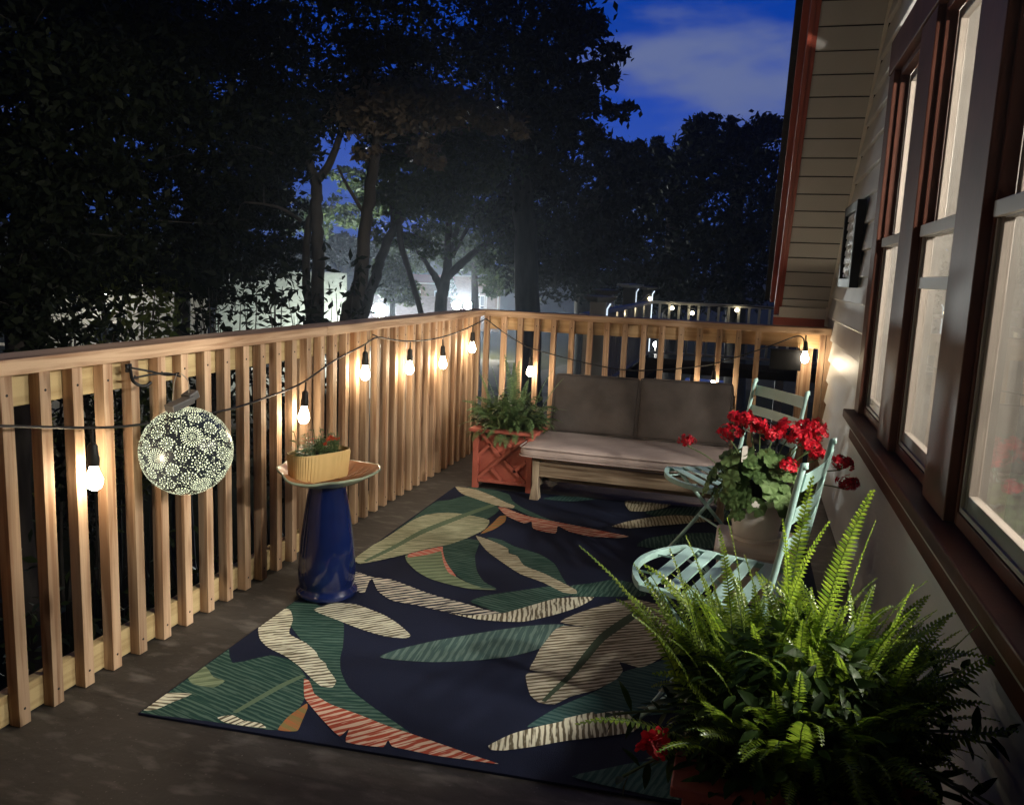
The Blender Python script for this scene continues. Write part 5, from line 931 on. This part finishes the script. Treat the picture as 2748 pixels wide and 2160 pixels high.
# ================================================================== trees and low foliage
TREES = {
 'black_left': ([[[-3.41,-1.05,-0.68,0.129],[-3.52,-0.79,0.75,0.107],[-3.45,-0.72,2.01,0.086],[-3.27,-0.71,2.85,0.056]],[[-3.45,-0.72,2.01,0.051],[-3.13,-0.48,2.46,0.034],[-2.77,-0.27,2.88,0.021]]],
  [[-2.98,-1.12,2.77,0.72,0.52,500],[-2.91,-0.44,3.08,0.81,0.47,500],[-2.99,-0.99,2.14,0.68,0.52,500],[-2.92,-0.2,2.66,0.74,0.43,420],[-2.98,-1.2,1.47,0.54,0.58,400],[-2.95,-0.62,1.6,0.49,0.41,260],[-2.81,-1.47,0.96,0.33,0.3,200]]),
 'left_mid': ([[[-4.35,2.14,-1.12,0.108],[-4.49,2.38,0.8,0.09],[-4.46,2.42,1.51,0.078],[-4.39,2.44,2.15,0.06],[-4.2,2.5,2.79,0.042]],[[-4.46,2.42,1.51,0.048],[-4.7,2.21,1.97,0.036],[-4.88,2.01,2.46,0.021]],[[-4.39,2.44,2.15,0.042],[-4.06,2.64,2.5,0.027],[-3.7,2.86,2.69,0.018]]],
  [[-3.24,1.14,3.5,0.98,0.51,520],[-3.49,1.68,3.16,0.98,0.49,420],[-4.45,1.72,2.42,0.63,0.4,200],[-3.67,1.69,2.42,0.76,0.43,330],[-4.2,1.98,1.85,0.69,0.4,240],[-3.8,2.26,1.99,0.46,0.29,110],[-3.82,2.85,2.09,0.48,0.36,190],[-3.6,3.11,1.95,0.36,0.3,110],[-3.87,2.72,1.54,0.65,0.36,230],[-3.52,3.18,1.43,0.3,0.3,90],[-3.97,2.4,1.09,0.52,0.26,150],[-4.46,1.26,1.27,0.66,0.33,220],[-4.41,0.47,1.08,0.62,0.31,200],[-4.51,1.74,1.28,0.63,0.34,170],[-4.06,2.1,1.3,0.51,0.26,100],[-2.8,1.98,3.71,0.92,0.6,420]]),
 'forked': ([[[-2.32,1.72,-0.81,0.08],[-2.46,1.92,0.71,0.072],[-2.47,1.94,1.35,0.069],[-2.48,1.93,1.74,0.064],[-2.48,1.91,1.98,0.062],[-2.48,1.89,2.19,0.057],[-2.54,1.82,2.44,0.041],[-2.57,1.77,2.7,0.031],[-2.57,1.69,3.09,0.021]],[[-2.48,1.89,2.17,0.049],[-2.34,1.94,2.38,0.041],[-2.24,1.96,2.64,0.033],[-2.09,1.96,3.05,0.023]],[[-2.54,1.93,0.66,0.047],[-2.6,1.92,1.15,0.044],[-2.6,1.92,1.45,0.041],[-2.58,1.93,1.74,0.036],[-2.52,1.95,1.98,0.034]],[[-2.61,1.85,1.78,0.021],[-2.81,1.72,1.91,0.015],[-3.08,1.55,1.94,0.01]]],
  [[-2.71,1.66,2.82,0.72,0.31,380],[-2.06,2.0,2.92,0.62,0.31,330],[-3.08,1.89,2.16,0.48,0.21,130],[-3.44,1.92,1.77,0.49,0.22,110],[-1.74,2.08,3.25,0.57,0.36,300],[-2.78,1.68,2.42,0.46,0.28,190],[-2.65,1.73,2.61,0.31,0.21,110],[-3.0,1.77,2.57,0.47,0.32,190],[-1.83,1.93,3.66,0.67,0.41,300]]),
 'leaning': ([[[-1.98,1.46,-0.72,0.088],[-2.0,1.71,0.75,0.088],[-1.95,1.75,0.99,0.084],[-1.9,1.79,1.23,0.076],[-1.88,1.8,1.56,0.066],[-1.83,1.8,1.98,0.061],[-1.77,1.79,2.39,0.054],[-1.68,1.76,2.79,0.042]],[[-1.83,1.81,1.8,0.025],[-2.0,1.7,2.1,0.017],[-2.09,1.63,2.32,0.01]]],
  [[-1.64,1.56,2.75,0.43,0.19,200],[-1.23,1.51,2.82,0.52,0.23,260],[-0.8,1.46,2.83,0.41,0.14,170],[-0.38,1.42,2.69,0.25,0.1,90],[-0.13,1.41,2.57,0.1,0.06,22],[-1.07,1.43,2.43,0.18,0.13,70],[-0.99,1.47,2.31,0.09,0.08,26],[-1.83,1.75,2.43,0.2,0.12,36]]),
 'spreading': ([[[-3.88,5.6,-0.28,0.104],[-3.8,5.74,0.67,0.093],[-3.65,5.83,1.21,0.082],[-3.55,5.88,1.61,0.074],[-3.38,5.94,1.97,0.067],[-3.09,6.03,2.44,0.048],[-2.78,6.1,2.9,0.045],[-2.58,6.13,3.25,0.03]],[[-3.4,5.93,1.94,0.074],[-3.43,5.88,2.44,0.048],[-3.38,5.86,2.87,0.03]],[[-3.37,5.94,2.0,0.067],[-3.24,5.98,2.33,0.048],[-3.12,6.0,2.68,0.03]],[[-3.26,5.77,1.99,0.048],[-3.23,5.8,1.69,0.048],[-3.09,5.86,1.22,0.044],[-2.92,5.91,0.65,0.044],[-2.81,5.9,-0.01,0.044]]],
  [[-2.99,6.08,2.41,0.67,0.37,140],[-3.45,5.88,2.38,0.45,0.3,90],[-2.22,5.77,2.99,0.79,0.43,260],[-2.63,5.67,3.31,0.79,0.36,260],[-3.1,5.78,2.72,0.66,0.44,240],[-2.52,6.03,2.55,0.59,0.44,200],[-3.32,5.42,3.01,0.43,0.36,120],[-3.6,6.07,1.83,0.38,0.23,50],[-3.04,6.64,1.73,0.46,0.23,46]]),
 'slender': ([[[-4.49,10.74,-0.97,0.154],[-4.51,10.87,0.46,0.139],[-4.48,10.9,0.91,0.129],[-4.4,10.94,1.47,0.098],[-4.39,10.92,2.26,0.072],[-4.3,10.89,3.04,0.072],[-4.13,10.87,3.71,0.046]],[[-4.48,10.9,0.86,0.103],[-4.63,10.85,1.16,0.082],[-4.82,10.77,1.45,0.051],[-5.15,10.63,1.93,0.031]],[[-4.44,10.92,1.16,0.103],[-4.07,11.06,1.53,0.082],[-3.74,11.16,1.84,0.062],[-3.27,11.3,2.11,0.036]],[[-4.45,11.13,1.67,0.073],[-4.25,11.18,2.38,0.062],[-4.11,11.17,3.07,0.047],[-3.92,11.17,3.65,0.031]],[[-4.31,10.97,1.62,0.051],[-3.95,11.07,2.38,0.041],[-3.67,11.13,2.88,0.026]]],
  [[-4.32,10.88,3.04,0.82,0.46,110],[-3.76,11.11,2.78,0.72,0.62,130],[-3.19,11.28,2.8,0.82,0.72,260],[-3.78,10.49,3.47,1.0,0.5,260],[-3.36,11.28,1.91,0.62,0.51,150],[-3.08,11.34,2.42,0.72,0.62,220],[-4.6,10.83,2.44,0.82,0.51,130],[-5.16,11.16,2.05,0.53,0.32,36]]),
 'tall_centre': ([[[-1.99,9.63,-2.55,0.283],[-2.33,10.01,0.6,0.255],[-2.49,9.94,2.51,0.217],[-2.55,9.78,3.82,0.17],[-2.5,9.55,5.05,0.113],[-2.31,9.33,6.05,0.066]],[[-2.51,9.85,3.39,0.104],[-1.99,9.86,4.17,0.066],[-1.39,9.94,4.52,0.038]],[[-2.55,9.75,3.99,0.085],[-1.91,9.74,4.91,0.057],[-1.23,9.81,5.24,0.033]]],
  [[-3.53,8.53,5.55,1.28,1.01,520],[-2.51,8.86,5.6,1.1,0.82,520],[-1.78,9.05,5.63,0.64,0.73,360],[-1.5,9.05,5.85,0.41,0.41,120],[-1.18,9.19,5.64,0.37,0.23,70],[-0.93,9.33,5.28,0.33,0.27,80],[-1.09,9.4,4.86,0.41,0.27,90],[-1.79,9.26,4.8,0.82,0.64,380],[-2.78,9.01,4.69,1.19,0.82,480],[-1.33,9.44,4.46,0.55,0.26,110],[-0.79,9.57,4.32,0.41,0.16,50],[-0.54,9.6,4.38,0.16,0.09,12],[-1.28,9.54,3.99,0.41,0.23,70],[-1.87,9.42,3.93,0.73,0.46,260],[-2.63,9.25,3.65,1.1,0.73,420],[-1.81,10.03,3.42,0.66,0.47,200],[-2.54,10.42,2.83,0.97,0.78,300]]),
 'right_near': ([[[-2.43,17.3,-2.91,0.343],[-2.66,17.64,1.13,0.315],[-2.56,17.6,3.11,0.233],[-2.22,17.53,4.39,0.123]]],
  [[-2.95,17.51,3.23,1.51,1.37,420],[-2.22,17.51,4.52,0.75,0.69,150],[-1.69,17.66,4.03,0.96,0.82,200],[-3.31,16.48,1.62,1.45,1.05,330],[-2.11,17.74,1.95,1.65,1.23,360],[-2.56,17.38,5.0,0.41,0.34,50],[-1.6,17.56,4.9,0.33,0.27,36]]),
 'right_mid': ([[[-0.29,20.59,-3.27,0.355],[-0.57,20.97,1.22,0.309],[-0.65,20.87,3.55,0.201],[-0.66,20.74,4.82,0.093]]],
  [[-1.3,20.67,4.81,0.69,0.62,120],[-0.76,20.81,4.12,1.39,1.08,300],[-1.19,20.6,5.36,0.34,0.28,30],[-0.53,20.71,5.1,0.46,0.37,50],[-0.58,20.95,2.4,2.01,1.39,380],[-1.1,19.91,1.05,1.78,0.89,280]]),
 'right_far': ([[[1.75,19.73,-2.94,0.342],[1.4,20.08,1.3,0.297],[1.25,19.99,3.51,0.193],[1.18,19.82,4.98,0.089]]],
  [[0.14,19.69,5.49,0.53,0.59,110],[0.38,19.64,5.9,0.24,0.27,26],[0.04,19.76,4.97,0.89,0.74,170],[1.11,19.82,4.98,1.04,0.89,240],[1.19,19.71,5.69,0.45,0.45,60],[0.85,19.67,5.85,0.18,0.21,12],[1.88,19.79,5.24,0.74,0.89,180],[2.16,19.71,5.75,0.27,0.36,30],[1.24,20.0,3.38,1.93,1.49,420],[1.27,19.08,1.57,1.86,1.14,330],[2.34,20.03,2.99,0.89,1.78,240]]),
 'lamp_tree': ([[[-9.04,18.59,-1.56,0.108],[-9.16,18.67,-0.05,0.093],[-9.22,18.68,0.85,0.069],[-9.25,18.66,1.45,0.046]]],
  [[-9.22,18.68,1.15,0.65,0.62,260],[-8.93,18.79,0.56,0.62,0.46,160],[-9.62,18.49,0.83,0.46,0.46,90]]),
 'mid_back': ([[[-10.65,31.83,-2.84,0.229],[-10.84,31.97,-0.13,0.183],[-10.98,31.94,2.1,0.114]]],
  [[-11.09,31.9,2.31,1.83,1.26,330],[-13.29,33.22,2.52,1.44,0.96,160],[-9.18,30.43,1.05,1.09,0.87,160],[-14.79,32.61,1.99,1.44,0.96,160],[-14.25,23.91,3.56,1.17,0.58,70],[-15.21,23.41,2.96,1.36,0.78,110],[-13.29,24.43,3.35,0.87,0.68,80],[-12.82,22.31,4.55,0.73,0.4,34],[-12.18,23.78,4.29,1.13,0.94,110]]),
 'far_hill': ([[[-30.63,55.83,-3.97,0.32],[-30.68,56.02,0.27,0.2]]],
  [[-31.42,55.61,2.9,2.4,1.04,260],[-29.41,56.67,2.24,2.4,1.2,260],[-33.38,54.53,2.04,2.4,1.04,220],[-26.65,57.98,2.76,2.0,1.2,220],[-35.88,53.0,1.17,2.8,1.2,240]]),
}
LOW_FOLIAGE = [[-4.09, 0.77, 0.91, 0.41, 0.36, 150], [-4.12, 1.4, 0.84, 0.49, 0.38, 150], [-3.35, 1.37, 0.93, 0.41, 0.31, 130], [-2.94, 1.66, 1.04, 0.36, 0.31, 110], [-2.49, 1.45, 0.88, 0.29, 0.2, 70], [-1.95, 1.53, 1.0, 0.22, 0.19, 60], [-3.63, -0.19, 0.71, 0.41, 0.27, 150]]
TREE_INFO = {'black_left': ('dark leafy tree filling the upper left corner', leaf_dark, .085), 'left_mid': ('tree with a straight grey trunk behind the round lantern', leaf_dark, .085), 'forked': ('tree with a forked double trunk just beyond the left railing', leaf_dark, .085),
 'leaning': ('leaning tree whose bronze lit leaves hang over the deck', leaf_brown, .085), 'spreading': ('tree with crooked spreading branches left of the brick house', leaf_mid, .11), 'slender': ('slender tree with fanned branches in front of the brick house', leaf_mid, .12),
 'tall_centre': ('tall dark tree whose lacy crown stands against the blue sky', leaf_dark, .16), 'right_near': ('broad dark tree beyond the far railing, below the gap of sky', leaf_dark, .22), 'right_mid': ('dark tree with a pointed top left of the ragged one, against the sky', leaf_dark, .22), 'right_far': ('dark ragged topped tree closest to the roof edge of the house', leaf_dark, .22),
 'lamp_tree': ('small pale green tree lit by the street lamp', leaf_mid, .17), 'mid_back': ('dim tree rising behind the brick house roofline', leaf_mid, .26), 'far_hill': ('distant tree line in the dip between the trunks', leaf_dark, .42)}
SPARSE = {'tall_centre': (.42, 1.5), 'right_near': (.95, 1.4), 'right_mid': (.9, 1.4), 'right_far': (.85, 1.4), 'leaning': (.6, 1.2), 'forked': (.7, 1.2)}
def tree(key, trunks, clumps, label, lm, ls):
    kk, sw = SPARSE.get(key, (1.0, 1.0))
    b0 = Vector(trunks[0][0][:3]); t = thing('tree', (b0.x, b0.y, gz(b0.x, b0.y)), label, 'tree'); tb = MB(); axis = []
    for i, tr in enumerate(trunks):
        pts = [Vector(p[:3]) for p in tr]; rad = [p[3] for p in tr]
        if i == 0: pts = [Vector((pts[0].x, pts[0].y, gz(pts[0].x, pts[0].y) - .2))] + pts; rad = [rad[0] * 1.35] + rad
        sp = spline(pts, 5); rr = np.interp(np.linspace(0, len(pts) - 1, len(sp)), range(len(pts)), rad); sp = [p + Vector((rng.gauss(0, .05), rng.gauss(0, .05), 0)) * float(r) * 2 for p, r in zip(sp, rr)]; tb.tube(sp, [float(r) for r in rr], 10); axis += list(zip(sp, rr))
    V = []; n0 = 0
    for (x, y, z, rx, rz, n) in clumps:
        c = Vector((x, y, z)); q = min(axis, key=lambda a: (a[0] - c).length + (1.5 if a[0].z > z + .2 else 0)); mid = (q[0] + c) / 2 + Vector((0, 0, .12 * rx)); r0 = max(.008, min(float(q[1]) * .5, .012 + .02 * rx))
        tb.tube(spline([q[0], mid, c], 4), [r0 * (1 - .85 * k / 8) for k in range(9)], 6)
        for k in range(7):                                              # twigs
            d = Vector((rng.gauss(0, 1) * rx, rng.gauss(0, 1) * rx, rng.gauss(.1, .6) * rz)) * .55; tb.tube([c - d * .1, c + d * .5 + Vector((0, 0, .04 * rx)), c + d], [r0 * .3, r0 * .18, r0 * .06], 4)
        nn = int(n * LEAF_K * kk); ks = max(9, nn // 34); u = unit(nrng.normal(size=(ks, 3))) * (nrng.uniform(.15, 1, (ks, 1)) ** .5); sub = u * np.array([rx, rx * .8, rz]) + np.array([x, y, z])
        which = nrng.integers(0, ks, nn); spread = nrng.normal(size=(nn, 3)) * np.array([.14 * rx, .14 * rx, .06 * rx]) * sw; V.append(sub[which] + spread * nrng.choice([.6, 1.0, 1.5], (nn, 1)))
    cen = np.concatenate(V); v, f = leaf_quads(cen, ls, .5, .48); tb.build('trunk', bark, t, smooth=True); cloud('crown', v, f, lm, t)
LEAF_K = 9.0
for key, (trunks, clumps) in TREES.items(): tree(key, trunks, clumps, *TREE_INFO[key])
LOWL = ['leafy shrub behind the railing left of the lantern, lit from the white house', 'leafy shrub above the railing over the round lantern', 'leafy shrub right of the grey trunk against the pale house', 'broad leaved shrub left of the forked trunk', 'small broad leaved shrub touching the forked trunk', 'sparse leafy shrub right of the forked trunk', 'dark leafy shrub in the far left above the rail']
def bush(c, rx, rz, n, label, lm, ls, group, ground=None):
    x, y, z = c; g0 = gz(x, y) if ground is None else ground; t = thing('shrub', (x, y, g0), label, 'shrub', group); tb = MB(); V = []
    for k in range(8):
        d = Vector((rng.gauss(0, .5) * rx, rng.gauss(0, .5) * rx, rng.uniform(-.5, .7) * rz)); tip = Vector(c) + d; b = Vector((x + rng.gauss(0, .12), y + rng.gauss(0, .12), g0 - .05)); tb.tube(spline([b, b.lerp(tip, .55) + Vector((rng.gauss(0, .08), rng.gauss(0, .08), .1)), tip], 4), [.022 * (1 - .85 * i / 8) for i in range(9)], 5)
        for j in range(n // 8): q = b.lerp(tip, rng.uniform(.45, 1.12)) ; V.append((q.x + rng.gauss(0, .36) * rx, q.y + rng.gauss(0, .36) * rx, q.z + rng.gauss(0, .34) * rz))
    v, f = leaf_quads(np.array(V), ls, .7, .38); tb.build('stem', bark, t, smooth=True); cloud('foliage', v, f, lm, t)
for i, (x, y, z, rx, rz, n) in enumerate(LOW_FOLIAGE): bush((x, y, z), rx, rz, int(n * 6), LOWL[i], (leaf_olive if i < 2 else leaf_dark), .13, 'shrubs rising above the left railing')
UND = [(-1.1, -4.6, -1.0), (-1.5, -3.3, -1.1), (-1.2, -2.0, -1.25), (-2.2, -.8, -1.2), (-1.7, .5, -1.5), (-3.2, -3.9, -.8), (-3.4, -2.3, -.9), (-.9, -5.6, -1.0), (-4.4, -1.0, -1.0), (1.0, 1.6, -1.6), (-.6, 2.2, -1.7)]
for i, c in enumerate(UND): bush(c, .75, .75, 620, 'dark undergrowth seen between the balusters below the deck', leaf_mid, .10, 'undergrowth below the deck')
ev = thing('evergreen', (-22.9, 60.5, -4.4), 'clipped columnar evergreen at the right end of the brick house', 'tree'); m = MB(); m.tube([(-22.9, 60.5, -4.5), (-22.9, 60.5, -1)], [.12, .05], 8); m.build('trunk', bark, ev)
k = 2600; a = nrng.uniform(0, 6.283, k); zz = nrng.uniform(0, 1, k); rr = .85 * np.minimum(1, (1 - zz) * 3.2) ** .6 * np.sqrt(nrng.uniform(.5, 1, k)); v, f = leaf_quads(np.stack([-22.9 + rr * np.cos(a), 60.5 + rr * np.sin(a), -4.2 + 5.2 * zz], 1), .22, .3, .45); cloud('crown', v, f, leaf_mid, ev)
# far wooded ridge closing the view
hm = MB(); nx = 60
for j, (dy, hz) in enumerate(((0, 0), (14, .55), (30, 1.0), (60, 1.1))):
    for i in range(nx + 1): x = -150 + 300 * i / nx; hm.v.append((x, 105 + dy + .05 * abs(x), -5 + hz * (7.5 + 1.6 * math.sin(x * .06) + 1.1 * math.sin(x * .17 + 1) + .8 * math.sin(x * .61))))
for j in range(3):
    for i in range(nx): a = j * (nx + 1) + i; hm.face((a, a + 1, a + nx + 2, a + nx + 1))
tag(hm.build('hills', P('wooded_ridge', (.022, .030, .020), .95, col2=(.010, .014, .010), vscale=.6, bump=1, bscale=2), smooth=True), kind='structure')
# ------------------------------------------------------------------ haze volume added to imitate the lens glow round the street lamps
HAZE = .0014
hz = MB(); hz.box((-170, -62, -7.5), (170, 190, 19)); hm_ = bpy.data.materials.new('lamp_glow_haze'); hm_.use_nodes = True; ht = hm_.node_tree; ht.nodes.clear()
pv = ht.nodes.new('ShaderNodeVolumePrincipled'); pv.inputs['Color'].default_value = (.75, .84, 1, 1); pv.inputs['Density'].default_value = HAZE; pv.inputs['Anisotropy'].default_value = .78; ho = ht.nodes.new('ShaderNodeOutputMaterial'); ht.links.new(pv.outputs[0], ho.inputs['Volume'])
tag(hz.build('haze', hm_), kind='stuff')
